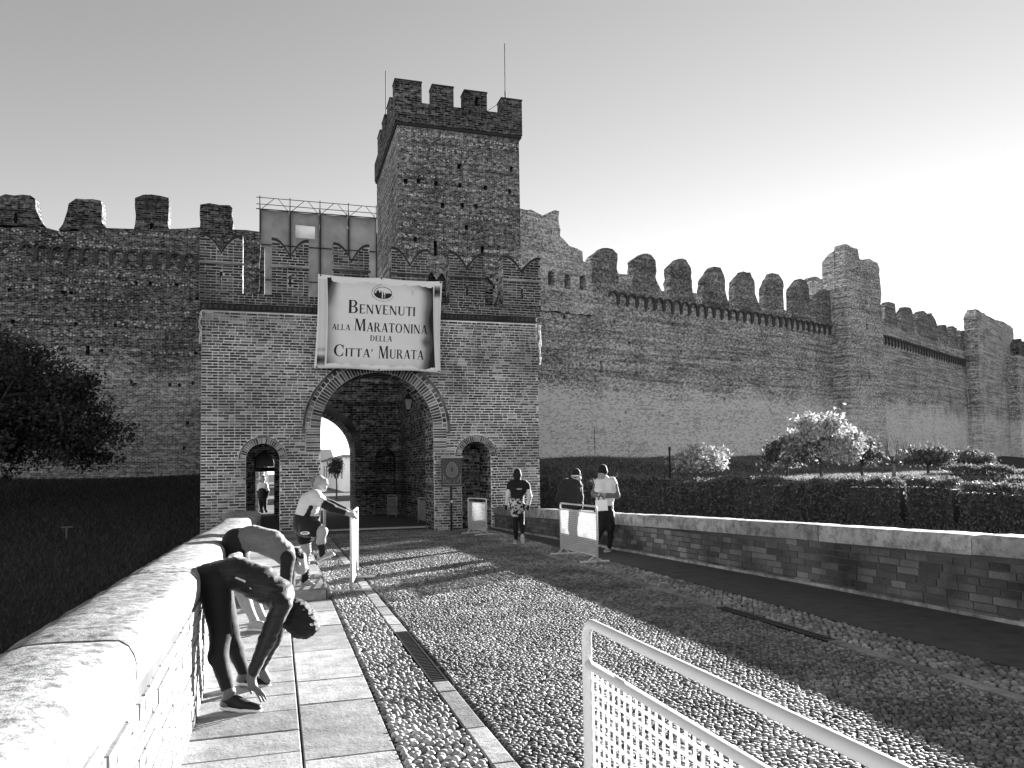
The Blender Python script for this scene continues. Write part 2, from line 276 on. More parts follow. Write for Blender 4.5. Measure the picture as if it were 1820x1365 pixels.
# ------------------------------------------------------------------ surveyed dimensions (metres)
D = json.loads(r"""{"zf":10.446,"lw_merlons":[[[-10.71,10.96],[-10.44,11.13],[-10.15,12.08],[-9.82,12.26],[-9.26,12.29],[-8.98,12.28],[-8.82,12.16],[-8.8,11.77],[-8.64,11.34],[-8.48,11.13]],[[-8.02,11.02],[-7.87,11.27],[-7.73,11.79],[-7.69,12.08],[-7.44,12.3],[-6.86,12.33],[-6.56,12.29],[-6.53,11.44],[-6.35,11.21]],[[-5.41,11.17],[-5.35,11.42],[-5.36,12.51],[-5.06,12.67],[-4.44,12.68],[-4.13,12.62],[-4.13,11.86],[-4.1,11.29]],[[-2.99,11.15],[-2.95,11.7],[-2.96,12.45],[-2.62,12.54],[-1.84,12.52],[-1.73,12.41],[-1.73,11.52],[-1.66,11.15]]],"lw_top":[[-11.43,10.86],[-8.48,11.09],[-7.98,10.97],[-6.35,11.23],[-5.35,11.27],[-2.99,11.52],[-1.66,11.53],[-0.66,11.51]],"lw_step":[[-0.66,11.51],[-0.66,10.99],[-0.48,10.96],[-0.47,8.05]],"lw_slits":[[-9.47,11.38],[-4.76,11.36],[-6.95,6.38]],"lw_base":[[-9.79,1.53],[-4.03,1.44]],"lw_light_z":6.09,"rw_plan":[[10.75,33.61],[28.62,38.84],[35.64,41.47],[39.45,42.67],[61.22,54.32]],"rw_merlons":[[[14.67,34.75,11.57],[14.74,34.78,11.92],[15.55,35.01,12.52],[16.26,35.22,12.57],[16.61,35.32,12.36],[16.58,35.32,11.4],[16.05,35.16,11.36],[14.66,34.75,11.34]],[[17.35,35.54,11.45],[17.41,35.56,12.16],[18.17,35.78,12.62],[18.78,35.96,12.65],[19.12,36.06,12.37],[19.13,36.06,11.59],[19.39,36.14,11.33],[18.43,35.86,11.2],[17.34,35.54,11.12]],[[19.8,36.26,10.84],[19.89,36.29,12.12],[20.63,36.5,12.71],[21.24,36.68,12.73],[21.6,36.79,12.35],[21.65,36.8,11.43],[22.01,36.91,11.1],[20.77,36.54,10.89]],[[22.22,36.97,11.06],[22.33,37.0,11.76],[23.22,37.26,12.64],[23.84,37.44,12.66],[24.13,37.53,12.25],[24.18,37.54,11.45],[24.61,37.67,11.02],[23.27,37.28,10.77]],[[24.71,37.7,11.19],[24.79,37.72,12.01],[25.6,37.96,12.7],[26.25,38.15,12.72],[26.6,38.25,12.24],[26.61,38.25,11.51],[27.21,38.43,11.05],[25.74,38.0,10.82]],[[27.18,38.42,11.38],[27.31,38.46,12.0],[28.03,38.67,12.93],[28.68,38.86,12.91],[29.11,38.99,12.56],[29.1,38.98,11.47],[29.64,39.14,11.08],[28.27,38.74,10.83]],[[29.66,39.23,11.0],[29.85,39.3,12.26],[30.79,39.66,12.99],[31.49,39.92,12.99],[31.75,40.01,12.53],[31.73,40.01,11.36],[32.3,40.22,11.04],[30.83,39.67,10.83]],[[32.12,40.15,10.87],[32.25,40.2,12.06],[33.38,40.62,12.72],[34.23,40.94,12.51],[34.62,41.09,11.72],[34.76,41.14,11.0],[33.37,40.62,10.73]],[[39.81,42.86,11.74],[40.15,43.04,12.38],[40.96,43.48,12.87],[42.34,44.22,12.93],[42.47,44.29,12.3],[42.63,44.37,11.92],[41.03,43.51,11.68]],[[42.72,44.42,11.77],[42.89,44.51,12.36],[43.99,45.1,12.99],[45.28,45.79,13.07],[45.78,46.06,12.63],[45.91,46.13,11.88],[44.05,45.13,11.67]],[[46.02,46.19,11.9],[46.37,46.37,12.89],[47.55,47.0,13.24],[48.48,47.5,13.21],[48.77,47.66,12.63],[48.79,47.66,11.84],[47.36,46.9,11.73]],[[48.07,47.28,11.83],[48.31,47.41,12.74],[49.34,47.96,13.34],[50.39,48.52,12.86],[50.72,48.7,12.55],[50.75,48.72,11.82],[49.25,47.92,11.72]],[[50.75,48.71,11.78],[50.94,48.82,12.3],[51.9,49.33,12.76],[52.96,49.9,12.76],[53.1,49.97,11.84],[51.77,49.26,11.77]],[[53.08,49.96,11.75],[53.47,50.17,12.6],[54.35,50.64,13.0],[55.45,51.23,12.91],[55.59,51.3,11.86],[54.17,50.54,11.74]],[[55.44,51.23,11.85],[55.85,51.44,12.67],[56.76,51.93,12.94],[57.93,52.56,12.85],[58.08,52.64,11.87],[56.58,51.83,11.74]],[[58.24,52.72,11.89],[58.64,52.94,12.54],[59.94,53.63,12.85],[60.85,54.12,12.61],[61.05,54.23,11.81],[59.45,53.37,11.73]]],"rw_topA":[[10.86,33.64,13.64],[11.63,33.86,13.62],[12.0,33.97,13.52],[12.42,34.09,13.76],[12.96,34.26,13.91],[12.97,34.26,12.7],[13.29,34.35,12.48],[13.51,34.42,12.29],[13.91,34.53,12.24],[14.27,34.64,12.13],[14.3,34.65,11.66],[14.77,34.78,11.58],[14.83,34.8,11.31],[15.87,35.11,11.39],[19.01,36.03,11.43],[19.41,36.14,10.82],[21.67,36.81,11.0],[22.93,37.18,10.83],[24.6,37.66,10.83],[25.74,38.0,10.82],[27.2,38.43,10.82],[28.71,38.87,10.84]],"rw_topB":[[28.73,38.88,10.85],[30.55,39.56,10.83],[32.29,40.22,10.82],[34.75,41.14,10.81],[35.91,41.57,10.8]],"rw_topC":[[39.59,42.75,11.48],[43.01,44.57,11.6],[47.33,46.89,11.47],[52.26,49.52,11.55],[61.01,54.2,11.55]],"rw_base":[[11.69,33.88,1.91],[16.06,35.16,2.01],[25.2,37.84,2.24],[34.78,41.15,2.23],[41.94,44.0,2.16],[58.63,52.93,1.61]],"rw_holes":[[15.32,34.95,6.54],[13.2,34.33,8.82],[14.63,34.74,8.99],[16.22,35.21,8.87],[20.1,36.35,9.09],[28.53,38.81,6.56],[12.38,34.08,7.74],[13.4,34.38,10.43],[17.13,35.48,7.86],[18.88,35.99,7.73],[20.64,36.51,7.68],[24.45,37.62,7.49],[26.26,38.15,7.12]],"rw_bigholes":[[12.44,34.1,10.44],[13.37,34.37,10.37],[14.26,34.64,10.45],[15.15,34.9,10.45]],"rw_frieze":[[15.84,35.1,10.36],[28.65,38.85,10.47],[35.36,41.37,10.48],[39.67,42.78,10.4],[60.51,53.94,10.42]],"tur1":[[[34.26,39.78,15.31],[38.06,40.97,14.82]],[0.3,-0.954]],"tur2":[[[57.52,51.2,14.06],[69.06,57.38,15.76]],[0.472,-0.882]],"banner":[[0.99,6.51],[4.15,6.5],[4.08,4.09],[0.89,4.13]],"t_mer":[[[4.28,14.96],[4.29,16.35],[5.28,16.33],[5.27,15.63],[5.27,14.92]],[[5.68,14.9],[5.69,16.39],[6.53,16.39],[6.51,14.94]],[[6.94,14.94],[6.98,16.4],[7.86,16.39],[7.84,14.94]],[[8.43,14.94],[8.48,16.22],[9.29,16.18],[9.27,14.88]]],"t_gap":[[5.27,15.71],[5.69,15.72],[6.52,15.67],[6.95,15.68],[7.85,15.66],[8.45,15.67]],"t_holes":[[6.72,13.23],[5.81,12.48],[4.65,12.46],[5.14,12.5],[6.75,12.5],[7.76,12.49],[8.74,12.44],[8.82,13.35],[6.06,11.63],[6.83,11.72],[7.37,11.72],[6.98,10.87],[4.99,10.26]],"t_slits":[[5.76,9.97],[7.61,9.9],[7.42,15.83]],"slabY":[4.46,5.51,6.11,7.11,8.22,9.61]}""")
PEOPLE = json.loads(r"""{"woman":{"b":{"thigh1":[[-0.405,5.736,0.828],0.104,[-0.357,5.637,0.492],0.066],"calfu1":[[-0.357,5.637,0.492],0.06,[-0.369,5.61,0.35],0.06],"calfl1":[[-0.369,5.61,0.35],0.056,[-0.296,5.535,0.126],0.036],"thigh2":[[-0.409,5.946,0.8],0.1,[-0.324,6.025,0.43],0.064],"calfu2":[[-0.324,6.025,0.43],0.055,[-0.291,6.056,0.308],0.057],"calfl2":[[-0.291,6.056,0.308],0.055,[-0.223,6.119,0.101],0.036],"foot1":[[-0.313,5.54,0.049],0.034,[-0.178,5.499,0.029],0.03],"foot2":[[-0.239,6.145,0.047],0.034,[-0.112,6.106,0.025],0.03],"ank1":[[-0.296,5.535,0.126],0.036,[-0.313,5.54,0.049],0.034],"ank2":[[-0.223,6.119,0.101],0.036,[-0.239,6.145,0.047],0.034],"butt1":[[-0.446,5.79,0.842],0.098,[-0.457,5.94,0.824],0.098],"hips":[[-0.405,5.736,0.828],0.1,[-0.409,5.946,0.8],0.1],"w1":[[-0.446,5.79,0.842],0.1,[-0.263,5.734,0.882],0.095],"w2":[[-0.457,5.94,0.824],0.1,[-0.27,5.883,0.864],0.095],"x1":[[-0.263,5.734,0.882],0.095,[-0.106,5.665,0.813],0.105],"x2":[[-0.27,5.883,0.864],0.095,[-0.109,5.854,0.787],0.105],"y1":[[-0.106,5.665,0.813],0.105,[0.013,5.618,0.728],0.09],"y2":[[-0.109,5.854,0.787],0.105,[0.021,5.825,0.704],0.09],"yy":[[0.013,5.618,0.728],0.085,[0.021,5.825,0.704],0.085],"sh1":[[0.013,5.618,0.728],0.075,[0.035,5.518,0.681],0.055],"sh2":[[0.021,5.825,0.704],0.075,[0.061,5.897,0.635],0.055],"ua1":[[0.035,5.518,0.681],0.052,[-0.059,5.515,0.442],0.041],"fa1":[[-0.059,5.515,0.442],0.04,[-0.148,5.521,0.24],0.026],"ua2":[[0.061,5.897,0.635],0.052,[-0.017,5.973,0.352],0.041],"fa2":[[-0.017,5.973,0.352],0.04,[-0.103,6.062,0.145],0.026],"neck":[[0.059,5.709,0.68],0.055,[0.112,5.693,0.601],0.05],"head":[[0.142,5.684,0.57],0.088,[0.165,5.677,0.515],0.075],"palm1":[[-0.158,5.524,0.203],0.026,[-0.14,5.508,0.151],0.028],"wr1":[[-0.148,5.521,0.24],0.025,[-0.158,5.524,0.203],0.024],"palm2":[[-0.103,6.062,0.145],0.025,[-0.08,6.065,0.085],0.027],"palm2b":[[-0.08,6.065,0.085],0.028,[-0.056,6.068,0.05],0.026],"f11":[[-0.148,5.526,0.143],0.0095,[-0.115,5.522,0.097],0.009],"f12":[[-0.115,5.522,0.097],0.009,[-0.093,5.51,0.05],0.008],"f21":[[-0.14,5.506,0.147],0.0095,[-0.1,5.496,0.106],0.009],"f22":[[-0.1,5.496,0.106],0.009,[-0.072,5.485,0.058],0.008],"f31":[[-0.136,5.486,0.156],0.0095,[-0.093,5.473,0.122],0.009],"f32":[[-0.093,5.473,0.122],0.009,[-0.061,5.463,0.078],0.008],"f41":[[-0.132,5.467,0.168],0.0085,[-0.096,5.453,0.139],0.008],"f42":[[-0.096,5.453,0.139],0.008,[-0.068,5.444,0.102],0.0075],"f51":[[-0.166,5.548,0.183],0.011,[-0.173,5.56,0.136],0.0105],"f52":[[-0.173,5.56,0.136],0.0105,[-0.155,5.55,0.101],0.009]},"j":{"hd":[0.142,5.684,0.57],"hd2":[0.165,5.677,0.515],"hb":[0.206,5.664,0.53],"he1":[-0.313,5.54,0.049],"to1":[-0.114,5.479,0.024],"he2":[-0.239,6.145,0.047],"to2":[-0.064,6.092,0.024],"ba1":[-0.178,5.499,0.029],"ba2":[-0.112,6.106,0.025],"w1":[-0.263,5.734,0.882],"x1":[-0.106,5.665,0.813],"y1":[0.013,5.618,0.728],"x2":[-0.109,5.854,0.787],"y2":[0.021,5.825,0.704],"h1":[-0.405,5.736,0.828],"k1":[-0.357,5.637,0.492],"c1":[-0.369,5.61,0.35],"b1":[-0.446,5.79,0.842],"s1":[0.035,5.518,0.681]}},"second":{"b":{"thigh1":[[-0.409,8.411,0.857],0.09,[-0.361,8.355,0.409],0.062],"calfu1":[[-0.361,8.355,0.409],0.056,[-0.289,8.312,0.276],0.058],"calfl1":[[-0.289,8.312,0.276],0.056,[-0.207,8.255,0.096],0.038],"thigh2":[[-0.398,8.638,0.837],0.09,[-0.285,8.666,0.383],0.062],"calfu2":[[-0.285,8.666,0.383],0.056,[-0.218,8.667,0.239],0.058],"calfl2":[[-0.218,8.667,0.239],0.056,[-0.138,8.674,0.056],0.038],"ank1":[[-0.207,8.255,0.096],0.038,[-0.232,8.232,0.041],0.036],"ank2":[[-0.138,8.674,0.056],0.038,[-0.161,8.681,-0.002],0.036],"foot1":[[-0.232,8.232,0.041],0.036,[-0.012,8.165,0.026],0.032],"foot2":[[-0.161,8.681,-0.002],0.036,[0.027,8.623,-0.011],0.032],"butt":[[-0.389,8.447,0.876],0.11,[-0.397,8.617,0.862],0.11],"hips":[[-0.409,8.411,0.857],0.1,[-0.398,8.638,0.837],0.1],"w1":[[-0.389,8.447,0.876],0.115,[-0.213,8.393,0.908],0.11],"w2":[[-0.397,8.617,0.862],0.115,[-0.217,8.572,0.894],0.11],"x1":[[-0.213,8.393,0.908],0.11,[-0.047,8.322,0.85],0.12],"x2":[[-0.217,8.572,0.894],0.11,[-0.048,8.542,0.831],0.12],"y1":[[-0.047,8.322,0.85],0.12,[0.079,8.273,0.746],0.09],"y2":[[-0.048,8.542,0.831],0.12,[0.093,8.519,0.733],0.09],"yy":[[0.079,8.273,0.746],0.085,[0.093,8.519,0.733],0.085],"sh1":[[0.079,8.273,0.746],0.08,[0.116,8.167,0.71],0.058],"sh2":[[0.093,8.519,0.733],0.08,[0.145,8.598,0.687],0.058],"ua1":[[0.116,8.167,0.71],0.056,[0.089,8.134,0.447],0.045],"fa1":[[0.089,8.134,0.447],0.044,[0.02,8.155,0.203],0.029],"ua2":[[0.145,8.598,0.687],0.056,[0.135,8.643,0.386],0.045],"fa2":[[0.135,8.643,0.386],0.044,[0.066,8.663,0.126],0.029],"hand1":[[0.02,8.155,0.203],0.03,[0.036,8.15,0.097],0.03],"hand2":[[0.066,8.663,0.126],0.03,[0.078,8.66,0.008],0.03],"neck":[[0.119,8.386,0.744],0.06,[0.186,8.365,0.686],0.056],"head":[[0.225,8.354,0.668],0.08,[0.247,8.347,0.581],0.066],"nose":[[0.303,8.33,0.58],0.014,[0.303,8.33,0.58],0.014],"ear":[[0.217,8.241,0.634],0.024,[0.217,8.241,0.634],0.024]},"j":{"hd":[0.225,8.354,0.668],"hd2":[0.247,8.347,0.581],"cap":[0.197,8.362,0.72],"he1":[-0.232,8.232,0.041],"to1":[0.068,8.14,0.019],"he2":[-0.161,8.681,-0.002],"to2":[0.1,8.601,-0.012],"ba1":[-0.012,8.165,0.026],"ba2":[0.027,8.623,-0.011],"x1":[-0.047,8.322,0.85],"y1":[0.079,8.273,0.746]}},"stretch":{"b":{"thigh1":[[0.35,10.372,0.864],0.092,[0.369,10.345,0.556],0.064],"calfu1":[[0.369,10.345,0.556],0.058,[0.355,10.339,0.428],0.06],"calfl1":[[0.355,10.339,0.428],0.058,[0.361,10.316,0.23],0.037],"thigh2":[[0.403,10.136,0.884],0.092,[0.557,10.047,0.828],0.066],"calfu2":[[0.557,10.047,0.828],0.06,[0.544,10.052,0.702],0.058],"calfl2":[[0.544,10.052,0.702],0.056,[0.564,10.045,0.548],0.037],"ank1":[[0.361,10.316,0.23],0.037,[0.341,10.323,0.152],0.036],"ank2":[[0.564,10.045,0.548],0.037,[0.537,10.054,0.492],0.036],"foot1":[[0.341,10.323,0.152],0.036,[0.451,10.289,0.122],0.03],"foot2":[[0.537,10.054,0.492],0.036,[0.631,10.025,0.504],0.03],"hips":[[0.35,10.372,0.864],0.098,[0.403,10.136,0.884],0.098],"w":[[0.366,10.252,0.921],0.14,[0.38,10.248,1.049],0.13],"xa":[[0.38,10.248,1.049],0.12,[0.42,10.361,1.18],0.12],"xb":[[0.38,10.248,1.049],0.12,[0.41,10.134,1.189],0.12],"xx":[[0.42,10.361,1.18],0.115,[0.41,10.134,1.189],0.115],"ya":[[0.42,10.361,1.18],0.11,[0.463,10.39,1.243],0.08],"yb":[[0.41,10.134,1.189],0.11,[0.47,10.074,1.253],0.08],"yy":[[0.463,10.39,1.243],0.075,[0.47,10.074,1.253],0.075],"sh1":[[0.463,10.39,1.243],0.07,[0.501,10.441,1.226],0.06],"sh2":[[0.47,10.074,1.253],0.07,[0.488,10.027,1.218],0.06],"ua1":[[0.501,10.441,1.226],0.056,[0.708,10.42,1.141],0.046],"fa1":[[0.708,10.42,1.141],0.045,[0.88,10.325,1.066],0.03],"ua2":[[0.488,10.027,1.218],0.056,[0.667,9.93,1.119],0.046],"fa2":[[0.667,9.93,1.119],0.045,[0.835,9.962,1.056],0.03],"hand1":[[0.88,10.325,1.066],0.03,[0.955,10.271,1.023],0.034],"fin1":[[0.955,10.271,1.023],0.03,[0.995,10.248,0.986],0.018],"hand2":[[0.835,9.962,1.056],0.03,[0.92,9.978,1.024],0.034],"fin2":[[0.92,9.978,1.024],0.03,[0.969,9.974,0.981],0.018],"neck":[[0.463,10.233,1.284],0.062,[0.505,10.22,1.362],0.057],"head":[[0.525,10.214,1.455],0.08,[0.512,10.218,1.434],0.07],"face":[[0.574,10.199,1.433],0.056,[0.567,10.201,1.368],0.042],"nose":[[0.608,10.189,1.461],0.01,[0.629,10.182,1.41],0.013],"ear":[[0.522,10.142,1.413],0.024,[0.522,10.142,1.413],0.022],"brow":[[0.608,10.189,1.461],0.022,[0.574,10.199,1.433],0.035],"lip":[[0.611,10.188,1.371],0.015,[0.567,10.201,1.368],0.022],"chin":[[0.594,10.193,1.339],0.02,[0.567,10.201,1.368],0.03]},"j":{"hd":[0.525,10.214,1.455],"hr":[0.498,10.222,1.456],"ear":[0.522,10.142,1.413],"ch":[0.567,10.201,1.368],"he1":[0.341,10.323,0.152],"to1":[0.492,10.276,0.114],"he2":[0.537,10.054,0.492],"to2":[0.672,10.012,0.546],"ba1":[0.451,10.289,0.122],"ba2":[0.631,10.025,0.504],"xa":[0.42,10.361,1.18],"xb":[0.41,10.134,1.189],"ya":[0.463,10.39,1.243],"yb":[0.47,10.074,1.253],"h1":[0.35,10.372,0.864],"h2":[0.403,10.136,0.884],"w":[0.38,10.248,1.049],"p":[0.366,10.252,0.921],"s1":[0.501,10.441,1.226],"s2":[0.488,10.027,1.218],"a1":[0.361,10.316,0.23],"a2":[0.564,10.045,0.548],"t1":[0.995,10.248,0.986],"t2":[0.969,9.974,0.981]}},"walker":{"b":{"thigh1":[[4.804,15.643,0.795],0.083,[4.828,15.657,0.499],0.058],"calfu1":[[4.828,15.657,0.499],0.052,[4.82,15.638,0.335],0.054],"calfl1":[[4.82,15.638,0.335],0.052,[4.827,15.636,0.1],0.036],"thigh2":[[4.929,15.605,0.793],0.083,[4.965,15.657,0.482],0.058],"calfu2":[[4.965,15.657,0.482],0.052,[4.95,15.578,0.358],0.054],"calfl2":[[4.95,15.578,0.358],0.052,[4.923,15.481,0.19],0.036],"foot1":[[4.809,15.621,0.031],0.036,[4.833,15.739,-0.003],0.03],"foot2":[[4.907,15.434,0.171],0.036,[4.944,15.517,0.046],0.03],"hips":[[4.804,15.643,0.795],0.092,[4.929,15.605,0.793],0.092],"w":[[4.867,15.624,0.83],0.13,[4.875,15.621,0.972],0.125],"xa":[[4.875,15.621,0.972],0.11,[4.809,15.641,1.15],0.105],"xb":[[4.875,15.621,0.972],0.11,[4.957,15.596,1.148],0.105],"ya":[[4.809,15.641,1.15],0.1,[4.771,15.653,1.258],0.07],"yb":[[4.957,15.596,1.148],0.1,[5.01,15.58,1.254],0.07],"yy":[[4.771,15.653,1.258],0.07,[5.01,15.58,1.254],0.07],"sh1":[[4.771,15.653,1.258],0.066,[4.725,15.667,1.223],0.055],"sh2":[[5.01,15.58,1.254],0.066,[5.066,15.563,1.217],0.055],"ua1":[[4.725,15.667,1.223],0.052,[4.668,15.653,1.0],0.043],"fa1":[[4.668,15.653,1.0],0.042,[4.657,15.709,0.833],0.03],"ua2":[[5.066,15.563,1.217],0.052,[5.11,15.518,0.992],0.043],"fa2":[[5.11,15.518,0.992],0.042,[5.1,15.573,0.825],0.03],"hand1":[[4.657,15.709,0.833],0.03,[4.658,15.74,0.736],0.032],"hand2":[[5.1,15.573,0.825],0.03,[5.091,15.608,0.729],0.032],"neck":[[4.88,15.62,1.28],0.055,[4.884,15.629,1.351],0.052],"head":[[4.882,15.64,1.434],0.088,[4.89,15.648,1.386],0.075]},"j":{"hd":[4.882,15.64,1.434],"ct":[4.883,15.64,1.517],"br":[4.97,15.697,1.516],"he1":[4.809,15.621,0.031],"ba1":[4.833,15.739,-0.003],"he2":[4.907,15.434,0.171],"ba2":[4.944,15.517,0.046],"xa":[4.809,15.641,1.15],"xb":[4.957,15.596,1.148],"w":[4.875,15.621,0.972],"p":[4.867,15.624,0.83],"h1":[4.804,15.643,0.795]}},"capman":{"b":{"thigh1":[[5.485,14.353,0.64],0.1,[5.498,14.37,0.352],0.075],"calf1":[[5.498,14.37,0.352],0.07,[5.496,14.35,0.078],0.05],"thigh2":[[5.631,14.361,0.635],0.1,[5.64,14.368,0.357],0.075],"calf2":[[5.64,14.368,0.357],0.07,[5.642,14.357,0.104],0.05],"foot1":[[5.52,14.384,0.018],0.04,[5.536,14.275,0.017],0.038],"foot2":[[5.641,14.389,0.046],0.04,[5.675,14.295,0.042],0.038],"hips":[[5.485,14.353,0.64],0.11,[5.631,14.361,0.635],0.11],"w":[[5.558,14.352,0.727],0.16,[5.561,14.351,0.893],0.16],"xa":[[5.561,14.351,0.893],0.15,[5.494,14.35,1.127],0.14],"xb":[[5.561,14.351,0.893],0.15,[5.647,14.345,1.124],0.14],"ya":[[5.494,14.35,1.127],0.13,[5.486,14.353,1.261],0.09],"yb":[[5.647,14.345,1.124],0.13,[5.682,14.335,1.268],0.09],"yy":[[5.486,14.353,1.261],0.08,[5.682,14.335,1.268],0.08],"sh1":[[5.486,14.353,1.261],0.085,[5.418,14.332,1.207],0.07],"sh2":[[5.682,14.335,1.268],0.085,[5.749,14.356,1.211],0.07],"ua1":[[5.418,14.332,1.207],0.066,[5.343,14.334,0.977],0.058],"fa1":[[5.343,14.334,0.977],0.055,[5.364,14.306,0.79],0.042],"ua2":[[5.749,14.356,1.211],0.066,[5.766,14.319,0.988],0.058],"fa2":[[5.766,14.319,0.988],0.055,[5.736,14.255,0.803],0.042],"hand1":[[5.364,14.306,0.79],0.034,[5.391,14.288,0.724],0.034],"hand2":[[5.736,14.255,0.803],0.034,[5.727,14.237,0.727],0.034],"neck":[[5.59,14.342,1.292],0.065,[5.645,14.325,1.358],0.06],"head":[[5.688,14.312,1.413],0.085,[5.716,14.293,1.368],0.075]},"j":{"hd":[5.688,14.312,1.413],"hd2":[5.716,14.293,1.368],"ct":[5.69,14.311,1.48],"br":[5.777,14.264,1.4],"he1":[5.52,14.384,0.018],"ba1":[5.536,14.275,0.017],"he2":[5.641,14.389,0.046],"ba2":[5.675,14.295,0.042],"xa":[5.494,14.35,1.127],"xb":[5.647,14.345,1.124],"w":[5.561,14.351,0.893],"p":[5.558,14.352,0.727]}},"vestman":{"b":{"thigh1":[[5.797,13.405,0.701],0.1,[5.785,13.367,0.411],0.062],"calfu1":[[5.785,13.367,0.411],0.056,[5.73,13.405,0.275],0.057],"calfl1":[[5.73,13.405,0.275],0.056,[5.653,13.501,0.093],0.038],"thigh2":[[5.928,13.365,0.699],0.1,[5.963,13.333,0.396],0.062],"calfu2":[[5.963,13.333,0.396],0.056,[5.969,13.353,0.27],0.057],"calfl2":[[5.969,13.353,0.27],0.056,[5.945,13.36,0.093],0.038],"foot1":[[5.676,13.505,0.05],0.038,[5.572,13.474,0.036],0.034],"foot2":[[5.964,13.406,0.036],0.038,[5.857,13.345,0.025],0.034],"hips":[[5.797,13.405,0.701],0.11,[5.928,13.365,0.699],0.11],"w":[[5.87,13.383,0.794],0.15,[5.883,13.379,0.93],0.145],"xa":[[5.883,13.379,0.93],0.135,[5.827,13.396,1.141],0.125],"xb":[[5.883,13.379,0.93],0.135,[5.968,13.353,1.138],0.125],"ya":[[5.827,13.396,1.141],0.12,[5.818,13.42,1.288],0.08],"yb":[[5.968,13.353,1.138],0.12,[6.002,13.343,1.295],0.08],"yy":[[5.818,13.42,1.288],0.08,[6.002,13.343,1.295],0.08],"sh1":[[5.818,13.42,1.288],0.075,[5.764,13.457,1.246],0.06],"sh2":[[6.002,13.343,1.295],0.075,[6.051,13.328,1.253],0.06],"ua1":[[5.764,13.457,1.246],0.056,[5.695,13.437,1.08],0.048],"fa1":[[5.695,13.437,1.08],0.046,[5.701,13.267,1.063],0.033],"ua2":[[6.051,13.328,1.253],0.056,[6.08,13.277,1.054],0.048],"fa2":[[6.08,13.277,1.054],0.046,[5.822,13.209,1.052],0.033],"hand1":[[5.701,13.267,1.063],0.032,[5.735,13.215,1.074],0.034],"hand2":[[5.822,13.209,1.052],0.032,[5.745,13.212,1.074],0.034],"neck":[[5.901,13.373,1.329],0.062,[5.861,13.354,1.403],0.058],"head":[[5.834,13.342,1.488],0.09,[5.801,13.32,1.425],0.074],"nose":[[5.753,13.262,1.437],0.016,[5.801,13.32,1.425],0.05]},"j":{"hd":[5.834,13.342,1.488],"hd2":[5.801,13.32,1.425],"hat":[5.837,13.346,1.54],"he1":[5.676,13.505,0.05],"ba1":[5.572,13.474,0.036],"he2":[5.964,13.406,0.036],"ba2":[5.857,13.345,0.025],"xa":[5.827,13.396,1.141],"xb":[5.968,13.353,1.138],"w":[5.883,13.379,0.93],"p":[5.87,13.383,0.794],"q1":[5.735,13.215,1.074],"q2":[5.745,13.212,1.074]}},"far":{"b":{"thigh1":[[-0.572,32.401,0.647],0.1,[-0.572,32.4,0.38],0.07],"calf1":[[-0.572,32.4,0.38],0.065,[-0.549,32.393,0.09],0.045],"thigh2":[[-0.444,32.361,0.645],0.1,[-0.422,32.355,0.378],0.07],"calf2":[[-0.422,32.355,0.378],0.065,[-0.4,32.348,0.11],0.045],"foot1":[[-0.549,32.393,0.09],0.045,[-0.526,32.282,0.028],0.04],"foot2":[[-0.4,32.348,0.11],0.045,[-0.356,32.23,0.048],0.04],"hips":[[-0.572,32.401,0.647],0.11,[-0.444,32.361,0.645],0.11],"w":[[-0.508,32.381,0.713],0.16,[-0.509,32.381,0.869],0.15],"ya":[[-0.509,32.381,0.869],0.14,[-0.595,32.407,1.094],0.08],"yb":[[-0.509,32.381,0.869],0.14,[-0.402,32.349,1.091],0.08],"yy":[[-0.595,32.407,1.094],0.08,[-0.402,32.349,1.091],0.08],"ua1":[[-0.595,32.407,1.094],0.07,[-0.68,32.433,0.85],0.055],"fa1":[[-0.68,32.433,0.85],0.05,[-0.636,32.42,0.626],0.04],"ua2":[[-0.402,32.349,1.091],0.07,[-0.316,32.322,0.844],0.055],"fa2":[[-0.316,32.322,0.844],0.05,[-0.358,32.335,0.622],0.04],"neck":[[-0.499,32.378,1.182],0.06,[-0.489,32.375,1.338],0.06],"head":[[-0.489,32.375,1.338],0.095,[-0.489,32.375,1.338],0.095]},"j":{"hd":[-0.489,32.375,1.338]}}}""")
TPOS = (-5.3, 23.12)
# ------------------------------------------------------------------ terrain
HEDGE = [(7.2, 21.9), (9.7, 21.1), (12.9, 20.1), (15.4, 18.3), (16.2, 17.0), (16.75, 15.8), (17.1, 14.1), (17.6, 10.0), (18.0, 2.0)]
WALLPTS = [(10.75, 33.61), (28.62, 38.84), (35.64, 41.47), (39.45, 42.67), (61.22, 54.32), (90, 70)]
def sdist(P, poly):
    """signed distance of points P (N,2) to polyline; positive on its left-hand side"""
    best = np.full(len(P), 1e9); sg = np.ones(len(P))
    for (x0, y0), (x1, y1) in zip(poly[:-1], poly[1:]):
        d = np.array([x1-x0, y1-y0]); L = np.hypot(*d); q = P-np.array([x0, y0])
        t = np.clip((q@d)/L**2, 0, 1); r = q-t[:, None]*d; dist = np.hypot(r[:, 0], r[:, 1])
        cr = d[0]*q[:, 1]-d[1]*q[:, 0]; m = dist < best-1e-9
        best = np.where(m, dist, best); sg = np.where(m, np.sign(cr), sg)
    return best*sg
def sstep(a, b, x):
    t = np.clip((x-a)/(b-a), 0, 1); return t*t*(3-2*t)
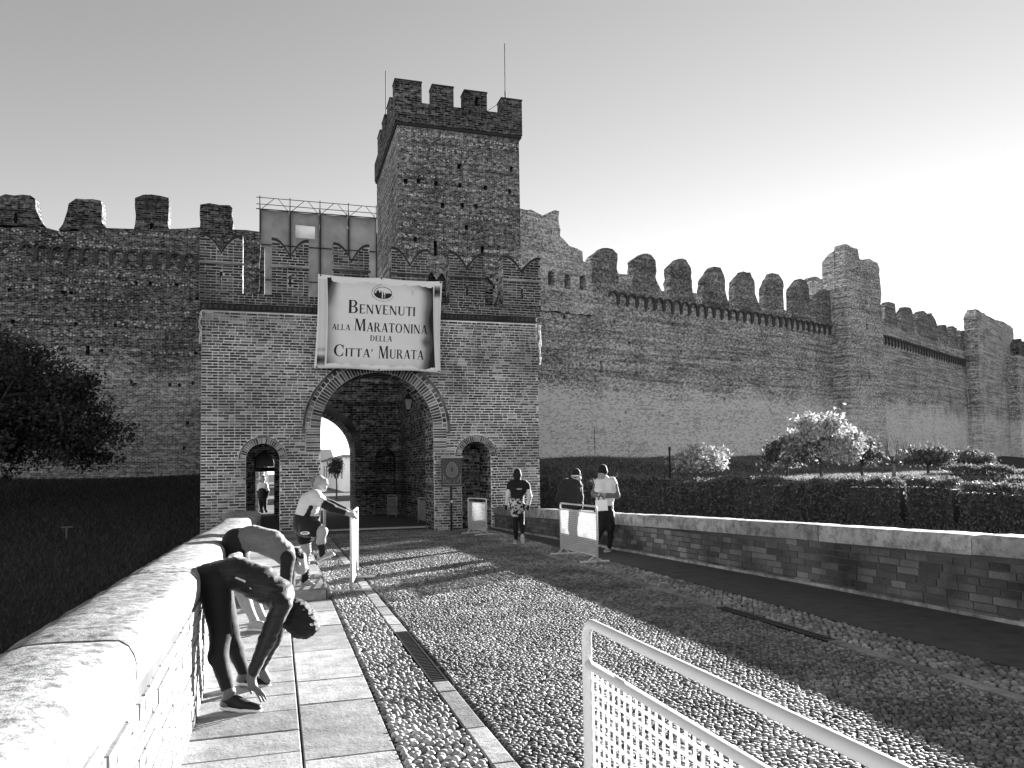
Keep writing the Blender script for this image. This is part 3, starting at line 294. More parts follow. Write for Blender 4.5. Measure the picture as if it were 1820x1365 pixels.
def terrain_z(P):
    P = np.atleast_2d(np.asarray(P, float)); X, Y = P[:, 0], P[:, 1]
    # left bank: up to the town wall
    zl = -2.6 + 2.3*sstep(6, 22, Y) + 1.75*sstep(20, 33, Y) + .12*np.sin(X*.7)*np.cos(Y*.45)
    sd = sdist(P, HEDGE); wd = -sdist(P, WALLPTS)
    zr = np.where(sd < 0, .04+.11*np.maximum(sd, -14)-.012*np.minimum(sd, 0)**2*.5, .04+1.05*sstep(.2, 2.8, sd)+.95*sstep(9, 0, wd))
    zr = np.maximum(zr, -2.6) + .05*np.sin(X*.9+Y*.6)
    k = sstep(1.0, 5.0, X); z = zl*(1-k)+zr*k
    inside = (X > -1.95) & (X < 7.05) & (Y < 21.4)
    z = np.where(inside, -2.6, z)
    town = (Y > 34.5+.33*np.maximum(X-8, 0)) & (X > -200); z = np.where(town & (wd < -1.5), -.35, z)
    z = np.where((Y > 20.2) & (X > -1.7) & (X < 6.9), -.35, z)
    z = np.where((Y > 34.2) & (X <= 9), -.35, z)
    return z
def build_terrain():
    xs = np.unique(np.concatenate([np.linspace(-400, -40, 10), np.linspace(-40, -1.9, 64), [-1.9, -1.72], np.linspace(-1, 6.5, 8), [6.87, 7.1], np.linspace(7.1, 45, 76), np.linspace(45, 110, 40), np.linspace(110, 500, 10)]))
    ys = np.unique(np.concatenate([np.linspace(-300, -10, 8), np.linspace(-10, 20.1, 50), [20.3], np.linspace(20.6, 60, 70), np.linspace(60, 90, 20), np.linspace(90, 900, 14)]))
    gx, gy = np.meshgrid(xs, ys); P = np.stack([gx.ravel(), gy.ravel()], 1); z = terrain_z(P)
    nx, ny = len(xs), len(ys); vs = np.column_stack([P, z])
    fs = [(j*nx+i, j*nx+i+1, (j+1)*nx+i+1, (j+1)*nx+i) for j in range(ny-1) for i in range(nx-1)]
    me = bpy.data.meshes.new('ground'); me.from_pydata(vs.tolist(), [], fs); me.polygons.foreach_set('use_smooth', [True]*len(fs))
    tag(put('ground', me, M['grass']), kind='structure')
build_terrain()
tag(MB().box((-1.15, -5, -2.9), (7.35, 20.6, -.06)).build('bridge', M['parapet_mortar']), kind='structure')
tag(MB().box((-60, 36.2, -.3), (60, 140, -.012)).box((-1.7, 20.6, -.3), (6.86, 36.2, -.012)).build('street', M['asphalt']), kind='structure')
# ------------------------------------------------------------------ stones laid in strips
def dome(n, rings):
    vs = []; fs = []
    for r, z in rings:
        for j in range(n):
            a = 2*math.pi*j/n; vs.append((r*math.cos(a), r*math.sin(a), z))
    vs.append((0, 0, 1.0)); k = len(rings)
    for i in range(k-1):
        for j in range(n): fs.append((i*n+j, i*n+(j+1) % n, (i+1)*n+(j+1) % n, (i+1)*n+j))
    for j in range(n): fs.append(((k-1)*n+j, (k-1)*n+(j+1) % n, k*n))
    return np.array(vs), fs
def stones_mesh(name, pts, rad, ang, hgt, n=6, rings=((1.0, -.6), (.82, .62))):
    """one mesh of many domed stones; rad (N,2), tone per stone"""
    tv, tf = dome(n, rings); N = len(pts); k = len(tv)
    ca, sa = np.cos(ang), np.sin(ang)
    jit = 1+RNG.uniform(-.16, .16, (N, k))
    lx = tv[:, 0][None]*rad[:, 0][:, None]*jit; ly = tv[:, 1][None]*rad[:, 1][:, None]*jit
    x = pts[:, 0][:, None]+lx*ca[:, None]-ly*sa[:, None]; y = pts[:, 1][:, None]+lx*sa[:, None]+ly*ca[:, None]
    z = pts[:, 2][:, None]+tv[:, 2][None]*hgt[:, None]+lx*RNG.normal(0, .12, N)[:, None]+ly*RNG.normal(0, .12, N)[:, None]
    V = np.stack([x, y, z], -1).reshape(-1, 3)
    quads = np.array([f for f in tf if len(f) == 4]); tris = np.array([f for f in tf if len(f) == 3])
    base = (np.arange(N)*k)[:, None, None]
    Q = (quads[None]+base).reshape(-1, 4); T = (tris[None]+base).reshape(-1, 3)
    me = bpy.data.meshes.new(name); me.vertices.add(len(V)); me.vertices.foreach_set('co', V.ravel())
    me.loops.add(Q.size+T.size); me.loops.foreach_set('vertex_index', np.concatenate([Q.ravel(), T.ravel()]))
    np_ = len(Q)+len(T); me.polygons.add(np_)
    me.polygons.foreach_set('loop_start', np.concatenate([np.arange(len(Q))*4, Q.size+np.arange(len(T))*3]))
    me.polygons.foreach_set('use_smooth', np.ones(np_, bool))
    tone = RNG.random(N); at = me.attributes.new('tone', 'FLOAT', 'FACE')
    at.data.foreach_set('value', np.concatenate([np.repeat(tone, len(quads)), np.repeat(tone, len(tris))]))
    me.update(calc_edges=True); me.validate(); return me
def scatter(x0, x1, y0, y1, sx, sy, jit=.3):
    nx = max(1, int((x1-x0)/sx)); ny = max(1, int((y1-y0)/sy))
    gx, gy = np.meshgrid(x0+(np.arange(nx)+.5)*(x1-x0)/nx, y0+(np.arange(ny)+.5)*(y1-y0)/ny)
    off = (np.arange(ny) % 2)[:, None]*.5*sx
    P = np.stack([(gx+off-.25*sx).ravel(), gy.ravel()], 1); P += RNG.uniform(-jit, jit, P.shape)*np.array([sx, sy])
    P[:, 0] = np.clip(P[:, 0], x0+.3*sx, x1-.3*sx); return P
def paved(setting, name, x0, x1, y0, y1, sx, sy, z, hgt, mat, near, n=6, rings=((1.0, -.6), (.82, .62)), ns=300):
    P = scatter(x0, x1, y0, y1, sx, sy); N = len(P)
    d = np.hypot(P[:, 0]-near[0], P[:, 1]-near[1]); order = np.argsort(d)
    single, rest = order[:ns], order[ns:]
    proto = []
    for k in range(10):
        s = RNG.uniform(.44, .6, 2)
        proto.append(stones_mesh(name, np.zeros((1, 3)), np.array([[s[0]*sx, s[1]*sy]]), np.zeros(1), np.array([hgt*RNG.uniform(.75, 1.2)]), n+1, rings))
        proto[-1].materials.append(mat)
    for i in single:
        o = bpy.data.objects.new(name, proto[random.randrange(10)]); COL.objects.link(o); o.parent = setting
        o.location = (P[i, 0], P[i, 1], z+random.uniform(-.003, .003)); o.rotation_euler = (random.gauss(0, .08), random.gauss(0, .08), random.gauss(0, .45))
    R = len(rest); pts = np.column_stack([P[rest], z+RNG.uniform(-.003, .003, R)])
    me = stones_mesh(name+'_bed', pts, np.column_stack([RNG.uniform(.44, .6, R)*sx, RNG.uniform(.42, .58, R)*sy]), RNG.normal(0, .4, R), hgt*RNG.uniform(.7, 1.2, R), n, rings)
    tag(put(name+'_field', me, mat, setting), kind='stuff')
R3 = ((1.0, -.6), (.93, .35), (.6, .85))
road = tag(MB().box((1.24, -3, -.05), (4.67, 20.62, -.014)).build('road', M['bed']), kind='structure')
paved(road, 'road_stone', 1.26, 4.66, 1.2, 9.0, .04, .029, -.009, .0115, M['road_pebble'], (2.0, 3.3), rings=((1.02, -.6), (.86, .72)))
paved(road, 'road_stone', 1.26, 4.66, 9.0, 20.6, .05, .037, -.009, .0125, M['road_pebble'], (2.0, 3.3), rings=((1.02, -.6), (.86, .72)), ns=0)
ps = tag(MB().box((.655, -3, -.05), (1.09, 20.0, -.012)).build('pebble_strip', M['bed']), kind='structure')
paved(ps, 'pebble', .665, 1.085, 1.8, 19.95, .056, .038, -.016, .028, M['pebble'], (.9, 3.4), 7, R3)
ps2 = tag(MB().box((4.81, -3, -.05), (5.36, 20.0, -.012)).build('pebble_strip_right', M['bed']), kind='structure')
paved(ps2, 'pebble', 4.82, 5.35, 1.8, 19.95, .06, .05, -.014, .028, M['pebble'], (5.1, 4.4), 7, R3)
# kerb stones of both strips, with room for the drain grates
def kerb_row(nm, x0, x1, y0, y1, skip, z=.006):
    k = tag(MB().box((x0-.004, y0, -.06), (x1+.004, y1, -.02)).build(nm, M['bed']), kind='structure')
    y = y0
    while y < y1:
        L = random.uniform(.45, .85); e = min(y+L, y1)
        a, b = y, e
        if skip and a < skip[1] and b > skip[0]:
            if a < skip[0]-.1: b = skip[0]
            elif b > skip[1]+.1: a = skip[1]
            else: y = e; continue
        m = MB(); m.obox(((x0+x1)/2, (a+b)/2, z-.04), (1,0,0), (0,1,0), (x1-x0)/2-.005, (b-a)/2-.006, .04, jit=.003)
        o = m.build('kerb_stone', M['kerb_stone'], k); bevel(o, .008); y = e
kerb_row('kerb', 1.095, 1.235, -2, 20.2, (5.75, 7.62)); kerb_row('kerb_right', 4.675, 4.8, -2, 20.2, (5.85, 7.66))
def drain_grate(x0, x1, y0, y1, label):
    e = empty('drain_grate', ((x0+x1)/2, y0, -.03), label, 'drain grate', 'iron drain grates')
    MB().box((x0, y0, -.018), (x0+.015, y1, .006)).box((x1-.015, y0, -.018), (x1, y1, .006)).box((x0+.015, y0, -.018), (x1-.015, y0+.02, .006)).box((x0+.015, y1-.02, -.018), (x1-.015, y1, .006)).build('frame', M['iron'], e)
    n = int((y1-y0)/.05)
    me = MB().box((x0+.016, -.011, -.016), (x1-.016, .011, .004)).mesh('bar'); me.materials.append(M['iron'])
    for i in range(n):
        o = bpy.data.objects.new('bar', me); COL.objects.link(o); o.parent = e; o.matrix_parent_inverse = Matrix.Translation(-e.location); o.location = (0, y0+.04+i*(y1-y0-.08)/(n-1), 0)
drain_grate(1.10, 1.23, 5.76, 7.61, 'long iron drain grate between pebbles and road on the sunlit side')
drain_grate(4.68, 4.795, 5.86, 7.65, 'long iron drain grate in the shaded kerb by the right parapet')
# slabs of the left pavement
pv = tag(MB().box((-.56, -2, -.06), (.655, 9.9, -.022)).box((-.56, 9.9, -.06), (.60, 20.2, .095)).build('pavement', M['bed']), kind='structure')
def slab(x0, x1, y0, y1, z):
    m = MB(); th = .05; g = .005; j = lambda: random.uniform(-.004, .004)
    m.prism([(x0+g, y0+g+j(), z), (x1-g, y0+g+j(), z), (x1-g, y1-g+j(), z), (x0+g, y1-g+j(), z)], (0, 0, -th))
    o = m.build('slab', M['slab'], pv); bevel(o, .006); o.rotation_euler = (0, 0, 0)
ys2 = [1.2, 2.2, 2.95, 3.7, 4.46, 5.51, 6.11, 7.11, 8.22, 9.05, 9.88]
for a, b in zip(ys2[:-1], ys2[1:]): slab(.145, .652, a, b, random.uniform(.0, .006))
ys1 = [1.0, 1.7, 2.5, 3.1, 3.75, 4.25, 4.62, 5.0, 5.42, 5.8, 6.15, 6.5, 6.95, 7.4, 8.0, 8.7, 9.3, 9.88]
for a, b in zip(ys1[:-1], ys1[1:]): slab(-.53, .142, a, b, random.uniform(.0, .006))
y = 9.9
while y < 19.9:
    e = min(y+random.uniform(.7, 1.1), 20.0); slab(-.5, .13, y, e, .13+random.uniform(0, .005)); slab(.135, .60, y, e, .13+random.uniform(0, .005)); y = e
for a in np.arange(9.92, 19.9, .9):     # upright edge stones of the raised stretch
    b = MB().obox((.617, a+.445, .03), (1,0,0), (0,1,0), .013, .44, .085, jit=.002).build('edge_stone', M['kerb_stone'], pv)
MB().obox((.03, 9.885, .035), (1,0,0), (0,1,0), .56, .012, .085, jit=.002).build('step_riser', M['slab'], pv)
# right pavement: worn asphalt with a slab joint or two
pr = tag(MB().box((5.37, -3, -.06), (7.0, 20.0, .004)).build('pavement_right', M['asphalt']), kind='structure')
# ------------------------------------------------------------------ parapets
def lerp(a, b, t): return a+(b-a)*t
def polyx(pts, y):
    for (x0, y0), (x1, y1) in zip(pts[:-1], pts[1:]):
        if y0 <= y <= y1: return lerp(x0, x1, (y-y0)/(y1-y0))
    return pts[0][0] if y < pts[0][1] else pts[-1][0]
def brick_protos(mat, hx, lens, hz, nt=5):
    out = {}
    for L in lens:
        for k in range(nt):
            m = MB().obox((0,0,0), (1,0,0), (0,1,0), hx, L/2, hz, tone=(k+.5)/nt, jit=.0025).mesh('brick'); m.materials.append(mat); out[(L, k)] = m
    return out
def parapet(name, label, inner, side, ztop, cop_h, thick, course, lens, mats, near, yspan, cop_joints, overhang, prof):
    """inner(y): x of the face towards the road; side: -1 wall lies to the left of its face, +1 to the right"""
    bm_, mm_, cm_ = mats
    root = empty(name, (inner(yspan[0]), yspan[0], 0), label, 'wall')
    # core
    ys = np.linspace(yspan[0], yspan[1], 24); c = MB(); ring = []
    for yy in ys:
        x = inner(yy); zt = ztop(yy)-cop_h; th = thick(yy); ring.append([(x, yy, -.6), (x, yy, zt), (x+side*th, yy, zt), (x+side*th, yy, -2.8)])
    vs = [p for r in ring for p in r]; fs = []
    for i in range(len(ys)-1):
        for j in range(4): fs.append((i*4+j, i*4+(j+1) % 4, (i+1)*4+(j+1) % 4, (i+1)*4+j))
    fs += [(0,1,2,3), tuple(len(vs)-1-k for k in range(4))]
    if side > 0: fs = [f[::-1] for f in fs]
    c.add(vs, fs); c.build('core', mm_, root)
    # bricks on the road face
    pro = brick_protos(bm_, .02, lens, course/2-.006); cand = []
    nz = int((max(ztop(yspan[0]), ztop(yspan[1]))-cop_h)/course)+1
    for r in range(nz):
        z = course*(r+.5)-.01; y = yspan[0]+random.uniform(0, .2)
        while y < yspan[1]-.3:
            L = random.choice(lens); yc = y+L/2
            if z+course/2 < ztop(yc)-cop_h+.004: cand.append((yc, z, L))
            y += L+.012
    cand.sort(key=lambda q: (q[0]-near[0])**2+(2*(q[1]-near[1]))**2)
    rest = MB()
    for i, (yc, z, L) in enumerate(cand):
        x = inner(yc); sl = math.atan2(inner(yc+.1)-inner(yc-.1), .2); px = x-side*random.uniform(.002, .009)+side*.014
        if i < 300:
            o = bpy.data.objects.new('brick', pro[(L, random.randrange(5))]); COL.objects.link(o); o.parent = root; o.matrix_parent_inverse = Matrix.Translation(-root.location)
            o.location = (px, yc, z+random.uniform(-.003, .003)); o.rotation_euler = (random.gauss(0, .006), 0, -sl)
        else: rest.obox((px, yc, z+random.uniform(-.003, .003)), (math.cos(sl), -math.sin(sl), 0), (math.sin(sl), math.cos(sl), 0), .02, L/2, course/2-.006, jit=.0025)
    tag(rest.build('brickwork', bm_, root), kind='stuff')
    pl_ = MB()
    for y0_, y1_ in zip(ys[:-1], ys[1:]):
        xa, xb = inner(y0_), inner(y1_); pl_.prism([(xa-side*.045, y0_, .006), (xb-side*.045, y1_, .006), (xb-side*.045, y1_, .045), (xa-side*.045, y0_, .045)], (side*.05, 0, 0))
    if side > 0: pl_.build('base_course', cm_, root)
    # coping stones
    for a, b in zip(cop_joints[:-1], cop_joints[1:]):
        n = max(6, int((b-a)/.1)); m = MB(); rows = []
        jz = random.uniform(-.006, .006)
        for i in range(n+1):
            yy = a+.006+(b-a-.012)*i/n; x = inner(yy); zt = ztop(yy)+jz; wd = thick(yy)+2*overhang; row = []
            endr = .012 if i in (0, n) else 0
            for u, v in prof:
                q = Vector((u*4, yy*4, v*4)); nz_ = mnoise.noise(q*1.3)*.010+mnoise.noise(q*4)*.004
                row.append((x-side*overhang+side*(u*wd), yy, zt-cop_h+(cop_h-endr)*v+nz_*(1 if v > .3 else .3)))
            rows.append(row)
        k = len(prof); vs = [p for r in rows for p in r]; fs = []
        for i in range(n):
            for j in range(k): fs.append((i*k+j, i*k+(j+1) % k, (i+1)*k+(j+1) % k, (i+1)*k+j))
        fs += [tuple(range(k)), tuple(n*k+k-1-j for j in range(k))]
        if side < 0: fs = [f[::-1] for f in fs]
        m.add(vs, fs, 0, random.random()); o = m.build('coping_stone', cm_, root, True)
        md = o.modifiers.new('e', 'EDGE_SPLIT'); md.split_angle = math.radians(55)
    return root
prof_round = [(0.02, 0), (0, .25), (0, .5), (.02, .7), (.06, .86), (.13, .95), (.22, .99), (.36, 1.01), (.5, 1.02), (.64, 1.01), (.78, .98), (.9, .9), (.97, .75), (1, .5), (1, .2), (.98, 0)]
prof_slab = [(0, 0), (0, .35), (0, .8), (.03, .95), (.08, 1), (.3, 1.02), (.55, 1.03), (.8, 1.01), (.95, .97), (1, .85), (1, .3), (1, 0)]
LX = [(-.5, -3), (-.5, 10), (-.46, 15), (-.36, 19.7)]
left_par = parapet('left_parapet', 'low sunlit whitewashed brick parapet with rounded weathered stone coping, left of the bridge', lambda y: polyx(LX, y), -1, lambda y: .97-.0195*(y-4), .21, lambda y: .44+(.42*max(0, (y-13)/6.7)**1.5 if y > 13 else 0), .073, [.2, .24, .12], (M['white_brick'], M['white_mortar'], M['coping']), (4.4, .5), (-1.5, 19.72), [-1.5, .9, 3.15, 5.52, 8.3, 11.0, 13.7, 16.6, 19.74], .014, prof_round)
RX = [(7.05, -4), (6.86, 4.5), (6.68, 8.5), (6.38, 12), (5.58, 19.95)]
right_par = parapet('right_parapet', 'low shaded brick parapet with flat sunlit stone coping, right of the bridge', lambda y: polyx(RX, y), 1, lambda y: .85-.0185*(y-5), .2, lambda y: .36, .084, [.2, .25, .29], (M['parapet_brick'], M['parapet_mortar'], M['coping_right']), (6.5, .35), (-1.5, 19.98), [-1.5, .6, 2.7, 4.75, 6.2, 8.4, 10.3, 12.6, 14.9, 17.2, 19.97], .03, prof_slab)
# ------------------------------------------------------------------ outer gatehouse
GY = 20.0; GX0, GX1 = -1.74, 6.88
def arc(cx, cz, r, a0, a1, n): return [(cx+r*math.cos(a), cz+r*math.sin(a)) for a in np.linspace(a0, a1, n)]
def arch_poly(x0, x1, zs, zb, n=20, point=0.0):
    """opening outline (x,z) from sill zb; round, or pointed when point>0"""
    cx = (x0+x1)/2; r = (x1-x0)/2
    if point == 0: a = arc(cx, zs, r, 0, math.pi, n)
    else:
        R = r*(1+point); c1 = x1-R; c2 = x0+R; t = math.acos((cx-c1)/R)
        a = arc(c1, zs, R, 0, t, n//2)+arc(c2, zs, R, math.pi-t, math.pi, n//2)[1:]
    return [(x1, zb)]+a+[(x0, zb)]
gate = empty('gatehouse', (2.57, GY, 0), 'brick gatehouse with round arch and six swallow-tailed merlons', 'gatehouse')
AX, AZ, AR = 2.51, 2.68, 1.44
SL = (-.315, 1.90, .395); SR = (5.10, 1.92, .40)
gw = MB().box((GX0, GY, -.5), (GX1, GY+1.2, 5.56)).build('wall', M['mortar'], gate)
cu = MB()
for x0, x1, zs in ((AX-AR, AX+AR, AZ), (SL[0]-SL[2], SL[0]+SL[2], SL[1]), (SR[0]-SR[2], SR[0]+SR[2], SR[1])):
    cu.prism([(x, GY-.3, z) for x, z in arch_poly(x0, x1, zs, -.02 if x0 < 0 or x0 > 4 else -.02, 24)], (0, 2.0, 0))
cut(gw, cu); gw.data.materials.append(M['gate_side'])
for pl_ in gw.data.polygons:
    if pl_.normal.y > -.5: pl_.material_index = 1
# rest of the building: parapet, inner court, side walls
def sidemat(o):
    o.data.materials.append(M['gate_side'])
    for q in o.data.polygons:
        if q.normal.y > -.5: q.material_index = 1
up = MB().box((GX0-.05, GY-.05, 5.74), (GX1+.1, GY+.42, 6.0)).build('parapet', M['merlon_mortar'], gate)
sidemat(up); MB().box((GX0+.02, GY+.03, 5.562), (GX1-.02, GY+.9, 5.738)).build('cornice_band', M['merlon_dark'], gate)
MB().box((GX0, GY+1.203, -.5), (-1.15, 32.99, 5.4)).build('side_wall', M['court_wall'], gate)
MB().box((4.36, GY+1.203, -.5), (GX1, 28.39, 5.4)).build('side_wall', M['court_wall'], gate)
dm = MB().box((-.028, -.05, -.05), (.028, .05, .05), tone=.3).mesh('dentil'); dm.materials.append(M['gate_brick'])
for x in np.arange(GX0+.06, GX1, .125):
    o = bpy.data.objects.new('dentil', dm); COL.objects.link(o); o.parent = gate; o.matrix_parent_inverse = Matrix.Translation(-gate.location); o.location = (x, GY-.0, 5.66); o.rotation_euler = (0, 0, .7)
def in_open(x, z, pad):
    if abs(x-AX) < AR+(.36 if z > AZ-.6 else .015)+pad and z < AZ: return True
    if z >= AZ and math.hypot(x-AX, z-AZ) < AR+.44+pad: return True
    for cx, cz, r in (SL, SR):
        if z < cz and abs(x-cx) < r+.012+pad: return True
        if z >= cz and math.hypot(x-cx, z-cz) < r+.19+pad: return True
    return False
def lay(x0, x1, z0, z1, y, course, test, out):
    r = 0; z = z0+course/2
    while z < z1-course*.3:
        x = x0+.004; k = r % 2
        while x < x1-.05:
            L = .235 if k % 2 == 0 else .112
            if random.random() < .2: L = random.choice((.235, .112, .17))
            L = min(L, x1-x-.004); k += 1
            a, b = x, x+L
            # trim against openings
            while b-a > .03 and test((a+.004), z): a += .01
            while b-a > .03 and test((b-.004), z): b -= .01
            if b-a > .06 and test((a+b)/2, z):
                p0 = next((q for q in np.arange(a, b, .005) if test(q, z)), b); p1 = next((q for q in np.arange(b, a, -.005) if test(q, z)), a)
                if p0-a > .03: out.append(((a+p0)/2, z, p0-a-.004, y))
                if b-p1 > .03: out.append(((b+p1)/2, z, b-p1-.004, y))
            elif b-a > .03 and not test((a+b)/2, z): out.append(((a+b)/2, z, b-a, y))
            x += L+.02
        z += course; r += 1
bricks = []
lay(GX0, GX1, 0, 5.55, GY, .07, lambda x, z: in_open(x, z, 0), bricks)
lay(GX0-.05, GX1+.1, 5.742, 6.012, GY-.05, .0655, lambda x, z: False, bricks)
# merlons
MER = [(-1.79, -.80), (-.12, .78), (1.39, 2.30), (2.87, 3.84), (4.41, 5.39), (5.91, 6.99)]
def swallow(x0, x1, zb, zt, zv, n=9):
    cx = (x0+x1)/2; h = (x1-x0)/2; pts = [(x0, zb), (x1, zb), (x1, zt)]
    for i in range(1, n+1):
        t = i/n; pts.append((x1-h*(.12+.88*t), zt-(zt-zv)*(t**2.0)))
    for i in range(n-1, -1, -1):
        t = i/n; pts.append((x0+h*(.12+.88*t), zt-(zt-zv)*(t**2.0)))
    return pts+[(x0, zt)]
for i, (a, b) in enumerate(MER):
    zt = 7.40-i*.012; zv = zt-.44; cx = (a+b)/2; h = (b-a)/2
    poly = swallow(a, b, 6.003, zt, zv)
    o = MB().prism([(x, GY-.05, z) for x, z in poly], (0, .46, 0)).build('merlon', M['merlon_mortar'], gate)
    cut(o, MB().box((cx-.03, GY-.3, 6.22), (cx+.03, GY+.8, 6.52))); sidemat(o)
    # projecting head and tile capping
    def inside(x, z, a=a, b=b, cx=cx, h=h, zt=zt, zv=zv):
        u = abs(x-cx)/h; t = max(0, min(1, (1-u-.12)/.88)); top = zt-(zt-zv)*t**2
        return z < top-.03 and not (abs(x-cx) < .034 and 6.2 < z < 6.54)
    lay(a, b, 6.0, zt, GY-.05-(.0), .07, lambda x, z: not inside(x, z), bricks)
    for s in (-1, 1):
        path = []
        for k in range(8):
            t = k/7; path.append((cx+s*h*(1-(.0+1.0*t)), zt-(zt-zv)*max(0, (t-.1)/.9)**2+.012))
        m = MB()
        for (xa, za), (xb, zb) in zip(path[:-1], path[1:]):
            m.prism([(xa, GY-.085, za-.012), (xb, GY-.085, zb-.012), (xb, GY-.085, zb+.05), (xa, GY-.085, za+.05)], (0, .53, 0))
        m.build('capping', M['cap_tile'], o)
    MB().box((a-.03, GY-.10, 6.70), (b+.03, GY-.052, 6.745)).build('string_course', M['gate_brick'], o)
lay_rest = MB(); lay_top = MB(); pro = {}
for L in (.235, .17, .112):
    for k in range(6): me = MB().obox((0,0,0), (1,0,0), (0,1,0), L/2, .02, .0235, tone=(k+.5)/6, jit=.003).mesh('brick'); me.materials.append(M['gate_brick']); pro[(L, k)] = me
std = sorted([b for b in bricks if any(abs(b[2]-L) < .002 for L in (.235, .17, .112)) and b[1] < 5.5], key=lambda q: (q[0]+.9)**2+(q[1]-2.9)**2)
single = set(id(b) for b in std[:300])
for b in bricks:
    x, z, L, y = b; yy = y+.013-random.uniform(0, .007)
    if id(b) in single:
        k = min((.235, .17, .112), key=lambda q: abs(q-L))
        o = bpy.data.objects.new('brick', pro[(k, random.randrange(6))]); COL.objects.link(o); o.parent = gate; o.matrix_parent_inverse = Matrix.Translation(-gate.location); o.location = (x, yy, z); o.rotation_euler = (0, random.gauss(0, .01), 0)
    else: (lay_top if z > 5.7 else lay_rest).obox((x, yy, z+random.uniform(-.003, .003)), (1,0,0), (0,1,0), L/2, .02, .0235, jit=.003)
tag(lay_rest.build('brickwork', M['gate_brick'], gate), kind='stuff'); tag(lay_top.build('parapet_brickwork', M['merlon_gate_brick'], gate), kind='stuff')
def ring(parent, cx, cz, r0, r1, n, y, mat, a0=0, a1=math.pi, th=.05, nm='voussoir'):
    for i in range(n):
        t0 = a0+(a1-a0)*(i+.1)/n; t1 = a0+(a1-a0)*(i+.9)/n
        j0, j1 = r0+random.uniform(0, .006), r1-random.uniform(0, .008)
        pts = [(cx+r*math.cos(t), y-random.uniform(.004, .01), cz+r*math.sin(t)) for r, t in ((j0, t0), (j1, t0), (j1, t1), (j0, t1))]
        MB().prism(pts, (0, th, 0)).build(nm, mat, parent)
ring(gate, AX, AZ, AR, AR+.25, 64, GY, M['gate_brick'])
ring(gate, AX, AZ, AR+.26, AR+.36, 40, GY, M['gate_brick'])
for s in (-1, 1):     # jamb bricks below the ring
    for k in range(9): MB().obox((AX+s*(AR+.18), GY+.012, AZ-.04-k*.066), (1,0,0), (0,1,0), .175, .02, .0235, jit=.003).build('jamb_brick', M['gate_brick'], gate)
hp = arc(AX, AZ-.03, AR+.44, -.05, math.pi+.05, 40); m = MB()
for (xa, za), (xb, zb) in zip(hp[:-1], hp[1:]):
    s0 = (AR+.38)/(AR+.44); f = lambda x, z: (AX+(x-AX)*s0, AZ-.03+(z-AZ+.03)*s0)
    (xc, zc), (xd, zd) = f(xb, zb), f(xa, za)
    m.prism([(xa, GY-.05, za), (xb, GY-.05, zb), (xc, GY-.05, zc), (xd, GY-.05, zd)], (0, .07, 0))
m.build('hood_moulding', M['parapet_brick'], gate)
for (cx, cz, r), n in ((SL, 26), (SR, 26)):
    ring(gate, cx, cz, r+.0, r+.135, n, GY, M['gate_brick'])
    hp = arc(cx, cz, r+.17, 0, math.pi, 20); m = MB()
    for (xa, za), (xb, zb) in zip(hp[:-1], hp[1:]):
        q = (r+.145)/(r+.17); m.prism([(xa, GY-.03, za), (xb, GY-.03, zb), (cx+(xb-cx)*q, GY-.03, cz+(zb-cz)*q), (cx+(xa-cx)*q, GY-.03, cz+(za-cz)*q)], (0, .05, 0))
    m.build('hood_moulding', M['parapet_brick'], gate)
# gabled roof ends peeping between the merlons
for x, wd, zt in ((4.13, .22, 7.06), (4.43, .24, 7.04), (5.74, .36, 7.02)):
    g = MB().prism([(x-wd/2, 21.0, 5.4), (x+wd/2, 21.0, 5.4), (x+wd/2, 21.0, zt-.22), (x, 21.0, zt), (x-wd/2, 21.0, zt-.22)], (0, .5, 0)).build('gablet', M['court_wall'], gate)
    for s in (-1, 1): MB().prism([(x+s*(wd/2+.05), 20.95, zt-.27), (x, 20.95, zt+.005), (x, 20.95, zt+.05), (x+s*(wd/2+.05), 20.95, zt-.225)], (0, .6, 0)).build('roof_slope', M['cap_tile'], g)
MB().prism([(5.86, 20.9, 6.0), (6.35, 20.9, 6.0), (6.35, 20.9, 7.1)], (0, .35, 0)).build('stair_flank', M['court_wall'], gate)
tag(MB().box((-1.1, 21.35, -.011), (4.34, 21.75, .006)).build('threshold_light_strip', M['threshold_light_strip']), kind='structure')  # white stone strip, its paleness standing in for light across the passage floor
# inner gate wall with pointed arches
ig = empty('inner_gate_wall', (1.5, 28.4, 0), 'dark brick inner wall with pointed arches seen through the gate arch', 'wall')
iw = MB().box((-1.148, 28.402, -.5), (4.33, 30.6, 7.4)).build('wall', M['court_wall'], ig)
cu = MB().prism([(x, 28.0, z) for x, z in arch_poly(-.02+.25, 2.74, 2.2, -.02, 24, .25)], (0, 4, 0))
cu.prism([(x, 28.0, z) for x, z in arch_poly(-.74, -.07, 1.9, -.02, 20, .4)], (0, 4, 0))
cut(iw, cu); cut(iw, MB().prism([(x, 28.0, z) for x, z in arch_poly(3.44, 4.2, 1.95, -.02, 20, .4)], (0, 1.0, 0)))
hm = MB(); op = arch_poly(.23-.0, 2.74, 2.2, 2.15, 24, .25); big = arch_poly(.23-.24, 2.98, 2.2, 2.15, 24, .25)
for k in range(1, len(op)-2):
    hm.prism([(big[k][0], 28.3, big[k][1]), (big[k+1][0], 28.3, big[k+1][1]), (op[k+1][0], 28.3, op[k+1][1]), (op[k][0], 28.3, op[k][1])], (0, .12, 0))
hm.build('hood_moulding', M['parapet_brick'], ig)
MB().box((-.74, 29.2, 1.62), (-.07, 29.32, 1.78)).box((-.74, 29.2, 1.78), (-.68, 29.32, 2.2)).build('door_lintel', M['wood_dark'], ig)
MB().prism([(x, 29.24, z) for x, z in arch_poly(-.735, -.075, 1.9, 1.785, 16, .4)], (0, .03, 0)).build('fanlight', M['window_dark'], ig)
